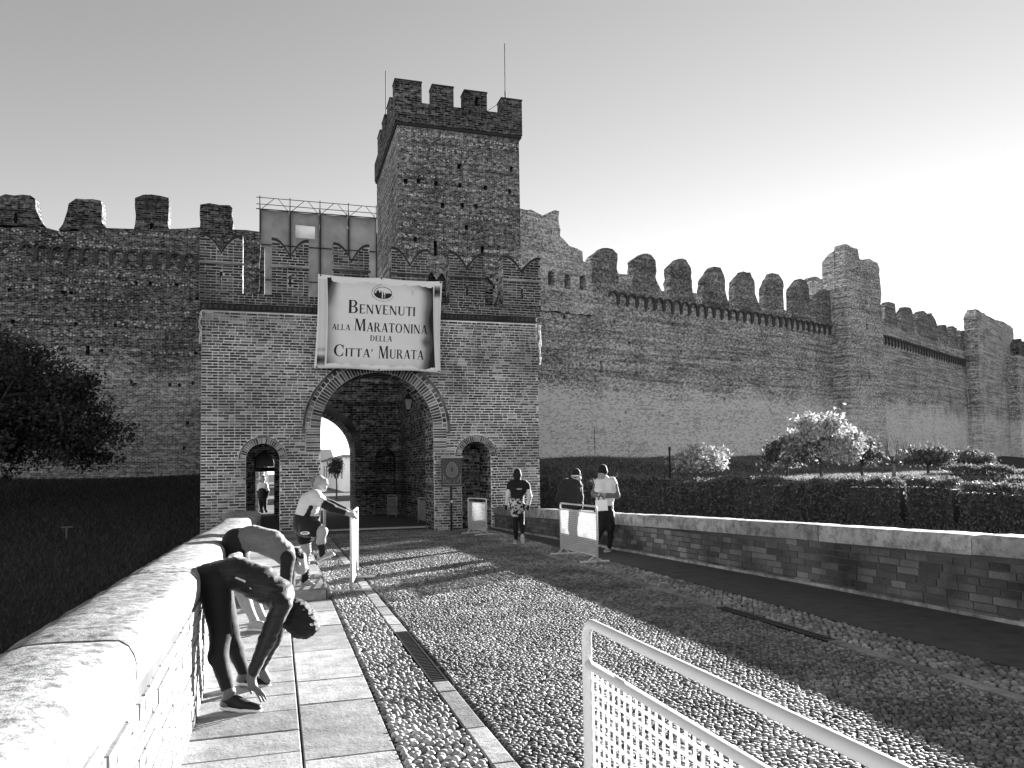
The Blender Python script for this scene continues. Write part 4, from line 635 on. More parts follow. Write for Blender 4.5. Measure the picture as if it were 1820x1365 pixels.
# brick coursing of the court walls (fine relief in the material)
# ------------------------------------------------------------------ big tower behind the gate
TY = 28.4; TX0, TX1, TB = 4.345, 9.15, 34.6
tower = empty('tower', (6.7, TY, 0), 'tall square rubble-stone tower with battlements and lightning rods behind the gatehouse', 'tower')
tb = MB().box((TX0, TY, -.5), (TX1, TB, 14.72)).build('wall', M['rubble'], tower)
hol = MB()
for x, z in D['t_holes']: hol.box((x-.075, TY-.3, z-.1), (x+.075, TY+.35, z+.1))
for x, z in D['t_slits'][:2]: hol.box((x-.07, TY-.3, z-.3), (x+.07, TY+.5, z+.3))
for k in range(8): q = RNG.uniform((TY+.8, 9), (TB-.8, 14)); hol.box((TX0-.3, q[0]-.08, q[1]-.1), (TX0+.35, q[0]+.08, q[1]+.1))
cut(tb, hol)
OX = .09; X0, X1, Y0, Y1 = TX0-OX, TX1+OX+.03, TY-OX, TB+OX
MB().box((X0+.03, Y0+.03, 14.60), (X1-.03, Y1-.03, 14.70)).build('string_course', M['cap_tile'], tower)
for q in ((X0, Y0, X1, Y0+.6), (X0, Y1-.6, X1, Y1), (X0, Y0+.6, X0+.6, Y1-.6), (X1-.6, Y0+.6, X1, Y1-.6)):
    MB().box((q[0], q[1], 14.702), (q[2], q[3], 15.52)).build('parapet', M['merlon_brick'], tower)
def tmer(x0, x1, y0, y1, zt, slit=None):
    m = MB(); n = 0
    o = m.box((x0, y0, 15.523), (x1, y1, zt)).build('merlon', M['merlon_brick'], tower)
    if slit: cut(o, MB().prism([(slit-.09, y0-.5, 15.7), (slit+.06, y0-.5, 15.62), (slit+.06, y0-.5, 16.0), (slit-.03, y0-.5, 16.05)], (0, 2, 0)))
    MB().box((x0-.02, y0-.02, zt+.002), (x1+.02, y1+.02, zt+.05)).build('capping', M['cap_tile'], o)
fx = [(D['t_mer'][i][0][0], D['t_mer'][i][-1][0]) for i in range(4)]
fx[0] = (X0, fx[0][1]); fx[3] = (fx[3][0], X1)
zt = [16.30, 16.27, 16.22, 16.10]
for i, (a, b) in enumerate(fx): tmer(a, b, Y0, Y0+.6, zt[i], D['t_slits'][2][0] if i == 2 else None); tmer(a+.55, min(b+.55, X1), Y1-.6, Y1, 16.2)
for k, yy in enumerate((30.1, 31.6, 33.1)):
    tmer(X0, X0+.6, yy-.45, yy+.45, 16.2); tmer(X1-.6, X1, yy-.45, yy+.45, 16.15)
MB().tube([(9.1, 30, 15.5), (9.1, 30, 17.3)], .03).tube([(9.1, 30, 17.3), (9.11, 30, 19.35)], .018).tube([(9.1, 30, 16.95), (8.2, 29.6, 16.15)], .012, 5).build('lightning_rod', M['iron'], tower)
MB().tube([(4.5, 32.6, 15.5), (4.5, 32.6, 18.85)], .02).build('lightning_rod', M['iron'], tower)
# ------------------------------------------------------------------ town walls
def blind_arches(parent, p0, p1, z, n, mat, nrm):
    """row of small blind arches on corbels between two plan points; each arch its own part"""
    p0 = Vector((p0[0], p0[1], 0)); p1 = Vector((p1[0], p1[1], 0)); d = (p1-p0); pitch = d.length/n; d = d.normalized(); nr = Vector((nrm[0], nrm[1], 0)).normalized()
    m = MB(); r1 = pitch*.5; r0 = pitch*.36
    hp = arc(0, 0, r1, 0, math.pi, 10); hq = arc(0, 0, r0, 0, math.pi, 10)
    for k in range(9):
        m.prism([(hp[k][0], -.12, hp[k][1]), (hp[k+1][0], -.12, hp[k+1][1]), (hq[k+1][0], -.12, hq[k+1][1]), (hq[k][0], -.12, hq[k][1])], (0, .13, 0))
    m.box((r0, -.1, -.3), (r1+(r1-r0)*.98, .01, -.002)).box((r0+.02, -.06, -.4), (r1+.04, .01, -.301))
    me = m.mesh('blind_arch'); me.materials.append(mat); ang = math.atan2(d.y, d.x)
    for i in range(n):
        c = p0+d*(pitch*(i+.5)); o = bpy.data.objects.new('blind_arch', me); COL.objects.link(o); o.parent = parent; o.matrix_parent_inverse = Matrix.Translation(-parent.location)
        o.location = (c.x, c.y, z-r1-.03); o.rotation_euler = (0, 0, ang); o.scale = (1, 1, random.uniform(.92, 1.06))
def rough(pts, amp=.05, step=.3):
    """break the straight edges of an outline (list of 3-D points) like worn masonry"""
    out = []; n = len(pts)
    for i in range(n):
        a, b = Vector(pts[i]), Vector(pts[(i+1) % n]); k = max(1, int((b-a).length/step)); d = (b-a).normalized() if (b-a).length > 0 else Vector((0,0,1))
        for j in range(k):
            p = a.lerp(b, j/k)
            if j: p = p+Vector((d.x*0, d.y*0, random.uniform(-amp, amp))) if abs(d.z) < .5 else p+Vector((random.uniform(-amp, amp), random.uniform(-amp, amp)*.3, 0))
            out.append(p)
    return out
LYW = 33.0; zf = D['zf']
lw = empty('town_wall', (-8, LYW, 1), 'dark town wall with four broken merlons behind the tree, left of the gatehouse', 'wall')
top = D['lw_top']; prof = [(-40, LYW, -.5), (top[-1][0], LYW, -.5)]+[(x, LYW, z) for x, z in D['lw_step'][::-1][1:]][:0]+[(x, LYW, z) for x, z in reversed(top)]+[(-40, LYW, top[0][1])]
lwo = MB().prism(rough(prof, .04, .5), (0, 1.6, 0)).build('wall', M['left_wall'], lw)
hol = MB()
for i in range(34):
    x = RNG.uniform(-10, -1.9); z = RNG.choice([2.6, 3.6, 5.1, 5.2, 6.4, 7.4, 8.6, 9.1]); hol.box((x-.06, LYW-.3, z-.07), (x+.06, LYW+.3, z+.07))
x, z = D['lw_slits'][2]; hol.box((x-.07, LYW-.3, z-.16), (x+.07, LYW+2, z+.2))
cut(lwo, hol)
for i, poly in enumerate(D['lw_merlons']):
    pts = rough([(x, LYW-.02, z) for x, z in poly], .05, .28)
    o = MB().prism(pts, (0, .7, 0)).build('merlon', M['merlon_brick'], lw)
    if i in (0, 2):
        sx, sz = D['lw_slits'][0 if i == 0 else 1]; cut(o, MB().prism([(sx-.05, LYW-.4, sz-.2), (sx+.06, LYW-.4, sz-.2), (sx+.06, LYW-.4, sz+.12), (sx, LYW-.4, sz+.24), (sx-.05, LYW-.4, sz+.12)], (0, 2, 0)))
MB().box((top[-1][0]+.002, LYW+.3, -.5), (D['lw_step'][2][0], LYW+1.5, D['lw_step'][2][1])).build('broken_end', M['left_wall'], lw)
blind_arches(lw, (-9.3, LYW), (-2.55, LYW), zf, 13, M['merlon_dark'], (0, -1))
# right town wall
PL = [Vector((x, y, 0)) for x, y in D['rw_plan']]
def wall_seg(parent, a, b, tops, mat, nm='wall', zb=.6, holes=(), th=1.6):
    d = (b-a).normalized(); nrm = Vector((d.y, -d.x, 0))
    pts = [Vector((a.x, a.y, zb)), Vector((b.x, b.y, zb))]+[Vector(p) for p in reversed(tops)]
    o = MB().prism(rough(pts, .05, .45), -nrm*th).build(nm, mat, parent)
    if holes:
        h = MB()
        for p, wd, ht in holes: h.obox(Vector(p), d, nrm, wd, .4, ht)
        cut(o, h)
    return d, nrm
rw = empty('town_wall', (PL[0].x, PL[0].y, 2), 'long town wall with a row of rounded merlons, right of the gatehouse', 'wall')
tA = D['rw_topA']; k = 12
# ruined high fragment beside the tower, then the regular wall
cA = Vector(tA[k]); dA = (PL[1]-PL[0]).normalized(); nA = Vector((dA.y, -dA.x, 0))
hs = [(p, .07, .1) for p in D['rw_holes'] if p[0] < PL[1].x][1:]+[(D['rw_holes'][0], .08, .3)]
hs += [((*(PL[0].lerp(PL[1], RNG.uniform(.15, .98)))[:2], RNG.uniform(2.8, 9)), .06, .07) for _ in range(26)]
wall_seg(rw, Vector((tA[k][0], tA[k][1], 0)), PL[1], tA[k:], M['right_wall'], holes=hs)
wall_seg(rw, PL[0]-dA*.6, Vector((tA[k][0], tA[k][1], 0))-dA*.003, [((PL[0]-dA*.6).x, (PL[0]-dA*.6).y, 9.0)]+[(p[0], p[1], min(p[2], 9.0)) for p in tA[2:k+1]], M['right_wall'], zb=.6, holes=[(p, .07, .1) for p in D['rw_holes'][1:3]])
rn = tA[:k+1]; f_ = [Vector(p)+nA*.10 for p in rn]; pts = [Vector((f_[0].x-.2, f_[0].y-.06, 9.02)), Vector((f_[-1].x, f_[-1].y, 9.02))]+list(reversed(f_))+[Vector((f_[0].x-.2, f_[0].y-.06, f_[0].z))]
ro = MB().prism(rough(pts, .07, .25), -nA*1.2).build('ruined_wall', M['ruin_rubble'], rw)
h = MB()
for p in D['rw_bigholes']: h.obox(Vector(p)+Vector((0, 0, .05)), dA, nA, .2, .5, .26).prism([Vector(p)+nA*.6+dA*q+Vector((0, 0, .3+z)) for q, z in [(-.2, 0), (.2, 0), (.14, .14), (0, .2), (-.14, .14)]], -nA*1.1)
cut(ro, h)
tB = [(PL[1].x, PL[1].y, D['rw_topB'][0][2])]+D['rw_topB'][1:]; wall_seg(rw, PL[1], PL[2], tB, M['right_wall'], 'wall', .6, [((*(PL[1].lerp(PL[2], RNG.uniform(.05, .95)))[:2], RNG.uniform(3, 9)), .06, .08) for _ in range(8)]+[(D['rw_holes'][5], .08, .3)])
rw2 = empty('town_wall', (PL[3].x, PL[3].y, 2), 'farther stretch of town wall with small merlons between the two wall towers', 'wall')
wall_seg(rw2, PL[3], PL[4], D['rw_topC'], M['right_wall'], holes=[((*(PL[3].lerp(PL[4], RNG.uniform(.05, .95)))[:2], RNG.uniform(4, 10)), .08, .1) for _ in range(14)])
for i, poly in enumerate(D['rw_merlons']):
    j = 0 if i < 6 else (1 if i < 8 else 2); par = rw if j < 2 else rw2
    d = (PL[1]-PL[0], PL[2]-PL[1], PL[4]-PL[3])[j].normalized(); nrm = Vector((d.y, -d.x, 0))
    kk = .9 if j < 2 else .82; mx_ = sum(p[0] for p in poly)/len(poly); my_ = sum(p[1] for p in poly)/len(poly); poly = [(mx_+(p[0]-mx_)*kk, my_+(p[1]-my_)*kk, p[2]) for p in poly]
    z0, z1 = min(p[2] for p in poly), max(p[2] for p in poly); poly = [(p[0], p[1], p[2]-.6 if p[2] < z0+.32*(z1-z0) else p[2]) for p in poly]
    o = MB().prism(rough([Vector(p)+nrm*.015 for p in poly], .05, .25), -nrm*.42).build('merlon', M['right_merlon'], par)
FR = D['rw_frieze']
blind_arches(rw, FR[0], FR[1], zf, 21, M['merlon_dark'], nA); blind_arches(rw, FR[1], FR[2], zf, 12, M['merlon_dark'], nA); blind_arches(rw2, FR[3], FR[4], zf, 38, M['merlon_dark'], nA)
# wall towers
def wall_tower(T, label, tops, depth):
    (a, b), n = T; a = Vector((a[0], a[1], 0)); b = Vector((b[0], b[1], 0)); n = Vector((n[0], n[1], 0)); back = -n*depth
    e = empty('wall_tower', (a.x, a.y, 2), label, 'tower'); d = (b-a).normalized()
    za, zm, zb = tops; L = (b-a).length
    for nm, p, q, prof in (('front_wall', a, b, None), ('back_wall', a+back*.98, b+back*.98, 1)):
        za, zm, zb = tops if not prof else [v-1.6 for v in tops]
        pts = [Vector((p.x, p.y, .4)), Vector((q.x, q.y, .4)), Vector((q.x, q.y, zb-.35)), Vector((q.x, q.y, zb))-d*.25, Vector((q.x, q.y, zb+.15))-d*(L*.3), Vector((p.x, p.y, zb-.05))+d*(L*.42), Vector((p.x, p.y, zm-.1))+d*(L*.38), Vector((p.x, p.y, zm))+d*.1, Vector((p.x, p.y, za))]
        o = MB().prism(rough(pts, .06, .35), -n*.7).build(nm, M['turret_brick'], e)
        if nm == 'front_wall': cut(o, MB().obox(Vector((a.x, a.y, zm-3.3))+d*(L*.55), d, n, .1, .3, .25).obox(Vector((a.x, a.y, zm-5.0))+d*(L*.55), d, n, .1, .3, .3).obox(Vector((a.x, a.y, 7.3))+d*(L*.55), d, n, .09, .3, .3))
    za, zm, zb = tops
    for nm, p in (('side_wall', a), ('side_wall', b-d*.7)):
        p = p-n*.703; q = p+back.normalized()*max(depth-1.42, .3)
        z0 = za if p == a-n*.703 else zb-.4
        pts = [Vector((p.x, p.y, .4)), Vector((q.x, q.y, .4)), Vector((q.x, q.y, z0-.6)), Vector(((p.x+q.x)/2, (p.y+q.y)/2, z0-.2)), Vector((p.x, p.y, z0-.05))]
        MB().prism(rough(pts, .06, .35), d*.7).build(nm, M['turret_brick'], e)
    return e
wall_tower(D['tur1'], 'crumbling wall tower with two broken tops, the nearer of the two wall towers', (15.2, 15.45, 14.75), 2.3)
wall_tower(D['tur2'], 'square wall tower near the right edge of the picture, farthest of the wall towers', (14.6, 14.7, 14.6), 1.5)
fw = empty('town_wall', (72, 58, 1), 'sliver of far town wall at the right edge of the picture', 'wall')
d = Vector((.93, .36, 0)); p = Vector((66.5, 55.0, 0)); q = p+d*60
MB().prism(rough([Vector((p.x, p.y, 0)), Vector((q.x, q.y, 0)), Vector((q.x, q.y, 11.5)), Vector((p.x, p.y, 11.5))], .05, .8), Vector((-.36, .93, 0))*1.5).build('wall', M['right_wall'], fw)
mp_ = MB()
for i in range(22):
    c = p+d*(1.2+i*2.2); MB().prism(rough([c-d*.7+Vector((0,0,11.5)), c+d*.7+Vector((0,0,11.5)), c+d*.7+Vector((0,0,12.7)), c+Vector((0,0,13.2)), c-d*.7+Vector((0,0,12.7))], .05, .4), Vector((-.36, .93, 0))*.7).build('merlon', M['merlon_brick'], fw)
# ------------------------------------------------------------------ scaffolded building
sf = empty('scaffolded_building', (2.3, 45, 0), 'building wrapped in grey netting and scaffold poles, left of the tower', 'building')
MB().box((-.75, 46.2, 5.6), (9.5, 54, 16.0)).build('wall', M['far_wall'], sf); MB().box((-4.0, 46.2, 0), (-1.7, 54, 5.597)).build('pier', M['far_wall'], sf); MB().box((6.6, 46.2, 0), (9.5, 54, 5.597)).build('pier', M['far_wall'], sf)
for a, b in zip((-.88, .76, 2.42, 4.03), (.72, 2.38, 3.99, 5.7)):
    n = 14; m = MB(); vs = []; fs = []
    for j in range(n+1):
        for i in range(7):
            u = i/6; z = 6+(16.42-6)*j/n; vs.append((a+(b-a)*u, 45.05+.06*math.sin(j*1.7+i)*math.sin(math.pi*u)+random.uniform(-.01, .01), z))
    for j in range(n):
        for i in range(6): fs.append((j*7+i, j*7+i+1, (j+1)*7+i+1, (j+1)*7+i))
    if a > .7 and a < 1: fs = [f for k, f in enumerate(fs) if not (k//6 == 12 and 0 < k % 6 < 5)]
    m.add(vs, fs); o = m.build('netting', M['scaffold_sheet'], sf, True); sm = o.modifiers.new('s', 'SOLIDIFY'); sm.thickness = .01
MB().box((.95, 45.4, 15.0), (2.2, 45.5, 16.0)).build('pale_panel', M['plaster'], sf)
for x in (-.9, .74, 2.40, 4.01, 5.62): MB().tube([(x, 45, 5.7), (x, 45, 17.2)], .035, 6).build('pole', M['iron'], sf); MB().tube([(x, 46, 5.7), (x, 46, 17.0)], .03, 6).build('pole', M['iron'], sf)
for z in (17.08, 16.7, 16.42, 14.4, 12.4, 10.4, 8.4): MB().tube([(-1.1, 44.95, z), (5.9, 44.95, z)], .02 if z > 16.5 else .03, 6).build('rail', M['iron'], sf)
for i, x in enumerate((-.9, .74, 2.40, 4.01)):
    MB().tube([(x+.1, 44.97, 16.45), (x+.75, 44.97, 17.06)], .018, 5).build('brace', M['iron'], sf); MB().tube([(x+1.0, 44.97, 17.06), (x+1.5, 44.97, 16.45)], .018, 5).build('brace', M['iron'], sf)
# ------------------------------------------------------------------ street beyond the arch
hb = empty('street_house', (8, 100, 0), 'pale street house with low pitched roof seen through the main arch', 'house')
MB().box((3.0, 100, 0), (6.6, 112, 3.1)).build('wall', M['plaster'], hb)
MB().prism([(2.6, 99.5, 3.1), (2.6, 112.5, 3.1), (2.6, 106, 4.6)], (4.4, 0, 0)).build('roof', M['roof_tile'], hb)
for x in (3.6, 4.8, 5.9):
    w_ = MB().box((x-.35, 99.93, 1.0), (x+.35, 99.998, 2.5)).build('window', M['window_dark'], hb); MB().box((x-.42, 99.9, .88), (x+.42, 99.998, .98)).build('sill', M['plaster'], w_)
hc = empty('street_house', (7.2, 60, 0), 'low pale house flank beyond the inner arch, right of the street house', 'house')
MB().box((5.1, 62, 0), (9, 92, 2.7)).build('wall', M['plaster'], hc); MB().box((4.95, 61.8, 2.7), (9.2, 92, 2.9)).build('eaves', M['roof_tile'], hc)
for y in np.arange(64, 90, 4.0): MB().box((5.05, y-.5, 1.0), (5.098, y+.5, 2.2)).build('window', M['window_dark'], hc)
hd_ = empty('street_house', (-4, 60, 0), 'pale house front seen through the small left archway', 'house')
MB().box((-7, 60, 0), (-.6, 68, 2.6)).build('wall', M['plaster'], hd_); MB().box((-1.9, 59.95, .0), (-1.2, 59.998, 2.0)).build('door', M['wood_dark'], hd_)
# ------------------------------------------------------------------ banner
BY = 19.6; BN = [Vector((x, BY, z)) for x, z in D['banner']]
def bpt(u, v, off=0.0):
    p = BN[0].lerp(BN[1], u).lerp(BN[3].lerp(BN[2], u), v)
    sag = math.sin(math.pi*((2*u) % 1)); p.z += -.035*sag*(1-v)**3+.03*sag*v**3; p.x += .03*math.sin(math.pi*v)*(1-2*u)
    p.y = BY-.05*math.sin(math.pi*u)*math.sin(math.pi*v)-.012*math.sin(u*9+v*2)-off; return p
banner = empty('banner', (2.6, BY, 4.1), 'large white banner printed like a torn scroll, hung over the main arch', 'banner')
def sheet(nu, nv, uf, off, shade=None):
    vs = []; sh = []
    for j in range(nv+1):
        for i in range(nu+1):
            u, v = uf(i/nu, j/nv); vs.append(bpt(u, v, off)); sh.append(shade(u, v) if shade else 0.)
    fs = [(j*(nu+1)+i, (j+1)*(nu+1)+i, (j+1)*(nu+1)+i+1, j*(nu+1)+i+1) for j in range(nv) for i in range(nu)]
    me = bpy.data.meshes.new('sheet'); me.from_pydata([tuple(v) for v in vs], [], fs); me.polygons.foreach_set('use_smooth', [True]*len(fs))
    at = me.attributes.new('shade', 'FLOAT', 'POINT'); at.data.foreach_set('value', sh); return me
o = put('sheet', sheet(40, 30, lambda a, b: (a, b), 0), M['banner_white'], banner); sm = o.modifiers.new('s', 'SOLIDIFY'); sm.thickness = .006; sm.offset = -1
t = NT('scroll_print'); shd = t.attr('shade'); p = t.pos(); n = t.noise(p, 3.5, 5)
M['scroll_print'] = t.done(t.ramp(t.math('ADD', shd, t.math('MULTIPLY', t.math('SUBTRACT', n, .5), .12)), [(0, .9), (.18, .7), (.5, .2), (.9, .02)]), .6, .2)
def rag(x, k): return .034*mnoise.noise(Vector((x*14, k, 0)))+.012*mnoise.noise(Vector((x*45, k+5, 0)))
def scroll_uv(a, b):
    l = .072+.02*b; r = .925+.03*b; u = l+(r-l)*a
    tp = .06+.012*abs(math.sin(u*9))+rag(u, 1.3)-.03*(a < .04); bt = .945+rag(u, 7.7)+.02*a; return u, tp+(bt-tp)*b
def scroll_shade(u, v):
    a = (u-(.072+.02*v))/(.85); s = 0
    s += .95*max(0, 1-a/.13)*max(.15, 1-v/.42)*1.0+.28*max(0, 1-a/.10)
    s += .9*max(0, (a-.86)/.14)**1.3*(.65+.35*math.cos(v*7)**2)+.25*max(0, (a-.7)/.3)**2
    s += .35*max(0, 1-abs(a-.93)/.07)*max(0, 1-abs(v-.68)/.07)+.4*max(0, 1-(v-.05)/.07)*max(0, (a-.7)/.3)+.12*max(0, 1-(v-.05)/.1)
    s += .15*max(0, (v-.85)/.1)+.25*max(0, 1-abs(a-.80)/.02)*max(0, 1-abs(v-.14)/.04)
    return min(1, s)
put('scroll_print', sheet(120, 70, scroll_uv, .005, scroll_shade), M['scroll_print'], banner)
def roll(u0, u1, dark):
    def f(a, b): return u0+(u1-u0)*a+.012*b, .05+.93*b
    def s(u, v):
        a = (u-.012*((v-.05)/.93)-u0)/(u1-u0); q = .1+.16*abs(a-.45)
        return min(1, q+dark(a, v))
    put('scroll_edge', sheet(16, 60, f, .0042, s), M['scroll_print'], banner)
roll(.005, .066, lambda a, v: max(0, .95-abs(v-.91)/.07)*(1-.3*a)+.25*max(0, 1-abs(v-.80)/.03))
roll(.935, .985, lambda a, v: max(0, .95-abs(v-.12)/.08)*(1-.2*a))
for u, v in ((.02, .012), (.5, .008), (.985, .012), (.02, .985), (.5, .988), (.985, .985)):
    c = bpt(u, v, .008); MB().tube([c+Vector((0, .006, 0)), c], .022, 8).build('eyelet', M['iron'], banner); MB().tube([c, c+Vector((0, .38, .12 if v < .5 else -.05))], .006, 5).build('tie', M['iron'], banner)
# letters: flared strokes, drawn in units of cap height
T_, t_ = .17, .07
def stem(x, w=T_, y0=0., y1=1.): return [[(x-.045, y0), (x+w+.045, y0), (x+w, y0+.07), (x+w, y1-.07), (x+w+.045, y1), (x-.045, y1), (x, y1-.07), (x, y0+.07)]]
def line(x0, y0, x1, y1, w): return [[(x0, y0), (x0+w, y0), (x1+w, y1), (x1, y1)]]
def bowl(cx, cy, a, b, ti, tt, a0=-90, a1=90, n=14):
    out = []
    for i in range(n):
        p, q = (math.radians(a0+(a1-a0)*k/n) for k in (i, i+1))
        out.append([(cx+a*math.cos(p), cy+b*math.sin(p)), (cx+a*math.cos(q), cy+b*math.sin(q)), (cx+(a-ti)*math.cos(q), cy+(b-tt)*math.sin(q)), (cx+(a-ti)*math.cos(p), cy+(b-tt)*math.sin(p))])
    return out
def serif(x, y, w=.13, h=.035): return [[(x-w/2, y), (x+w/2, y), (x+w/2, y+h), (x-w/2, y+h)]]
def armr(x0, x1, y, h, d): return [[(x0, y), (x1, y), (x1, y+h), (x0, y+h)], [(x1-.05, y+h), (x1, y+h), (x1, y+h+d), (x1-.02, y+h+d)] if d > 0 else [(x1-.05, y), (x1-.02, y+d), (x1, y+d), (x1, y)]]
GL = {
 'I': (.26, stem(.045)),
 'L': (.62, stem(.045)+armr(.2, .60, 0, t_, .13)),
 'E': (.62, stem(.045)+armr(.2, .58, 0, t_, .12)+armr(.2, .50, .48, .06, .0)+armr(.2, .56, 1-t_, t_, -.12)),
 'T': (.70, stem(.265)+[[(.02, 1-t_), (.68, 1-t_), (.68, 1), (.02, 1)], [(.02, .82), (.045, .82), (.08, .94), (.02, .94)], [(.68, .82), (.68, .94), (.62, .94), (.655, .82)]]),
 'N': (.86, line(.10, 0, .10, 1, t_)+line(.68, 0, .68, 1, t_)+line(.62, 0, .06, 1, .19)+serif(.135, 0)+serif(.715, .965)+serif(.07, .965)),
 'M': (1.02, line(.08, 0, .12, 1, t_)+line(.80, 0, .76, 1, T_)+line(.44, 0.02, .10, 1, .18)+line(.46, .02, .76, 1, .075)+serif(.115, 0)+serif(.885, 0, .26)+serif(.08, .965)+serif(.93, .965)),
 'A': (.82, line(.08, 0, .36, 1, t_)+line(.58, 0, .32, 1, .19)+[[(.19, .30), (.62, .30), (.60, .36), (.21, .36)]]+serif(.115, 0, .18)+serif(.675, 0, .27)),
 'V': (.80, line(.33, 0, .05, 1, .19)+line(.37, 0, .64, 1, t_)+serif(.145, .965, .27)+serif(.675, .965, .18)),
 'U': (.82, line(.08, .3, .08, 1, T_)+line(.64, .3, .64, 1, t_)+serif(.165, .965, .25)+serif(.675, .965, .18)+bowl(.395, .31, .315, .32, .16, .08, 180, 270)+bowl(.395, .31, .315, .32, .07, .08, 270, 360)),
 'B': (.70, stem(.045)+bowl(.34, .75, .26, .25, .15, .06)+bowl(.36, .26, .29, .27, .16, .06)+[[(.2, .94), (.35, .94), (.35, 1), (.2, 1)], [(.2, .48), (.37, .48), (.37, .54), (.2, .54)], [(.2, 0), (.37, 0), (.37, .055), (.2, .055)]]),
 'R': (.78, stem(.045)+bowl(.34, .745, .27, .255, .155, .06)+[[(.2, .94), (.35, .94), (.35, 1), (.2, 1)], [(.2, .49), (.35, .49), (.35, .55), (.2, .55)]]+line(.56, 0, .28, .5, .19)+serif(.67, 0, .24)),
 'D': (.82, stem(.045)+bowl(.32, .5, .43, .5, .165, .06)+[[(.2, .94), (.33, .94), (.33, 1), (.2, 1)], [(.2, 0), (.33, 0), (.33, .06), (.2, .06)]]),
 'O': (.90, bowl(.44, .5, .41, .51, .165, .06, 0, 360, 28)),
 'C': (.80, bowl(.45, .5, .42, .51, .165, .06, 48, 312, 24)+[[(.69, .64), (.73, .64), (.735, .98), (.71, .98), (.64, .86)], [(.64, .14), (.72, .06), (.735, .33), (.70, .33)]]),
 "'": (.22, [[(.06, .66), (.12, .66), (.2, 1), (.07, 1)]]), ' ': (.3, [])}
def bil(px, py):
    """banner coordinates from its outline"""
    u = (px-83)/932; v = (py-(105+60*u))/(705-25*u); return u, v
BW = (BN[1]-BN[0]).length; BH = (BN[0]-BN[3]).length
def write(name, runs):
    """runs: (text, x0, x1, cap_top, baseline) in the banner's own outline units; text is fitted between x0 and x1"""
    m = MB(); k = 0
    for txt, x0, x1, yt, yb0, yb1 in runs:
        tot = sum(GL[c][0]+.06 for c in txt)-.06; x = 0
        for c in txt:
            wd, polys = GL[c]
            for poly in polys:
                pts = []
                for gx, gy in poly:
                    q = (x+gx)/tot; px = x0+(x1-x0)*q; base = yb0+(yb1-yb0)*q; py = base-(yb0-yt)*gy; u, v = bil(px, py); pts.append(bpt(u, v, .0075+.00002*(k % 40)))
                k += 1; m.add(pts, [tuple(range(len(pts)))])
            x += wd+.06
    return m.build(name, M['print_black'], banner)
write('lettering', [('B', 306, 382, 298, 398, 401), ('ENVENUTI', 388, 812, 332, 401, 426)])
write('lettering', [('ALLA', 190, 326, 480, 524, 530), ('M', 354, 440, 440, 531, 536), ('ARATONINA', 446, 912, 470, 538, 562)])
write('lettering', [('DELLA', 476, 640, 567, 608, 616)])
write('lettering', [('C', 212, 290, 632, 722, 728), ("ITTA'", 298, 500, 664, 726, 732), ('M', 540, 616, 645, 738, 742), ('URATA', 622, 885, 674, 742, 753)])
em = MB(); EC = bil(562, 250); eu, ev = .074, .067
def ept(x, y, off): return bpt(EC[0]+eu*x, EC[1]-ev*y, off)
N = 36
for i in range(N):
    a, b = 2*math.pi*i/N, 2*math.pi*(i+1)/N; em.add([ept(math.cos(q)*r, math.sin(q)*r, .008) for q, r in ((a, 1), (b, 1), (b, .92), (a, .92))], [(0, 1, 2, 3)])
# dark jagged silhouettes in the lower half of the oval
xs = [-.9+i*.06 for i in range(31)]
tp = [-.15, .05, -.1, .1, .5, .3, .55, .35, .2, -.05, .1, .45, .2, -.05, .5, .3, .1, -.25, -.3, .1, -.1, .05, -.15, .12, -.1, .05, -.05, .1, -.05, .0, -.1]
for i in range(30):
    xa, xb = xs[i], xs[i+1]; f = lambda x: -.9*math.sqrt(max(0, 1-(x/.96)**2)); 
    if -.1 < (xa+xb)/2 < -.02 or .2 < (xa+xb)/2 < .26: continue
    em.add([ept(xa, f(xa), .0081), ept(xb, f(xb), .0081), ept(xb, max(f(xb), tp[i+1]), .0081), ept(xa, max(f(xa), tp[i]), .0081)], [(0, 1, 2, 3)])
for i in range(44):       # the tiny ring of lettering, unreadable in the photograph
    a = math.radians(205-i*5.2) if i < 22 else math.radians(-20-(i-22)*6.6); r = 1.22
    c, s = math.cos(a)*r, math.sin(a)*r*1.1; hgt = random.uniform(.05, .1)
    em.add([ept(c-.02, s-hgt, .0082), ept(c+.02, s-hgt, .0082), ept(c+.02, s+hgt, .0082), ept(c-.02, s+hgt, .0082)], [(0, 1, 2, 3)])
em.build('emblem', M['print_black'], banner)
# ------------------------------------------------------------------ crest sign on a post, lantern, string lights, barriers
sg = empty('crest_sign', (4.38, 19.84, 0), 'dark panel with a pale crest on a post beside the right pier', 'sign')
MB().tube([(4.38, 19.86, 0), (4.38, 19.86, 1.2)], .03).build('post', M['iron'], sg)
MB().tube([(4.38, 19.83, .75), (4.38, 19.80, .75)], .035, 10).build('knob', M['white_paint'], sg)
MB().box((4.13, 19.80, 1.13), (4.66, 19.84, 1.88)).build('panel', M['sign_dark'], sg)
MB().box((4.10, 19.77, 1.885), (4.69, 19.86, 1.93)).build('top_rail', M['galvanised'], sg)
cr = MB(); CX, CZ = 4.395, 1.58
for (rx, rz, w_) in ((.15, .20, .018), (.11, .155, .012), (.06, .09, .012)):
    for i in range(28):
        a, b = 2*math.pi*i/28, 2*math.pi*(i+1)/28; f = lambda q, r: (CX+(rx-r)*math.cos(q)*(1-.18*math.sin(q)), 19.797-.0003*rx, CZ+(rz-r)*math.sin(q))
        cr.add([f(a, 0), f(b, 0), f(b, w_), f(a, w_)], [(0, 1, 2, 3)])
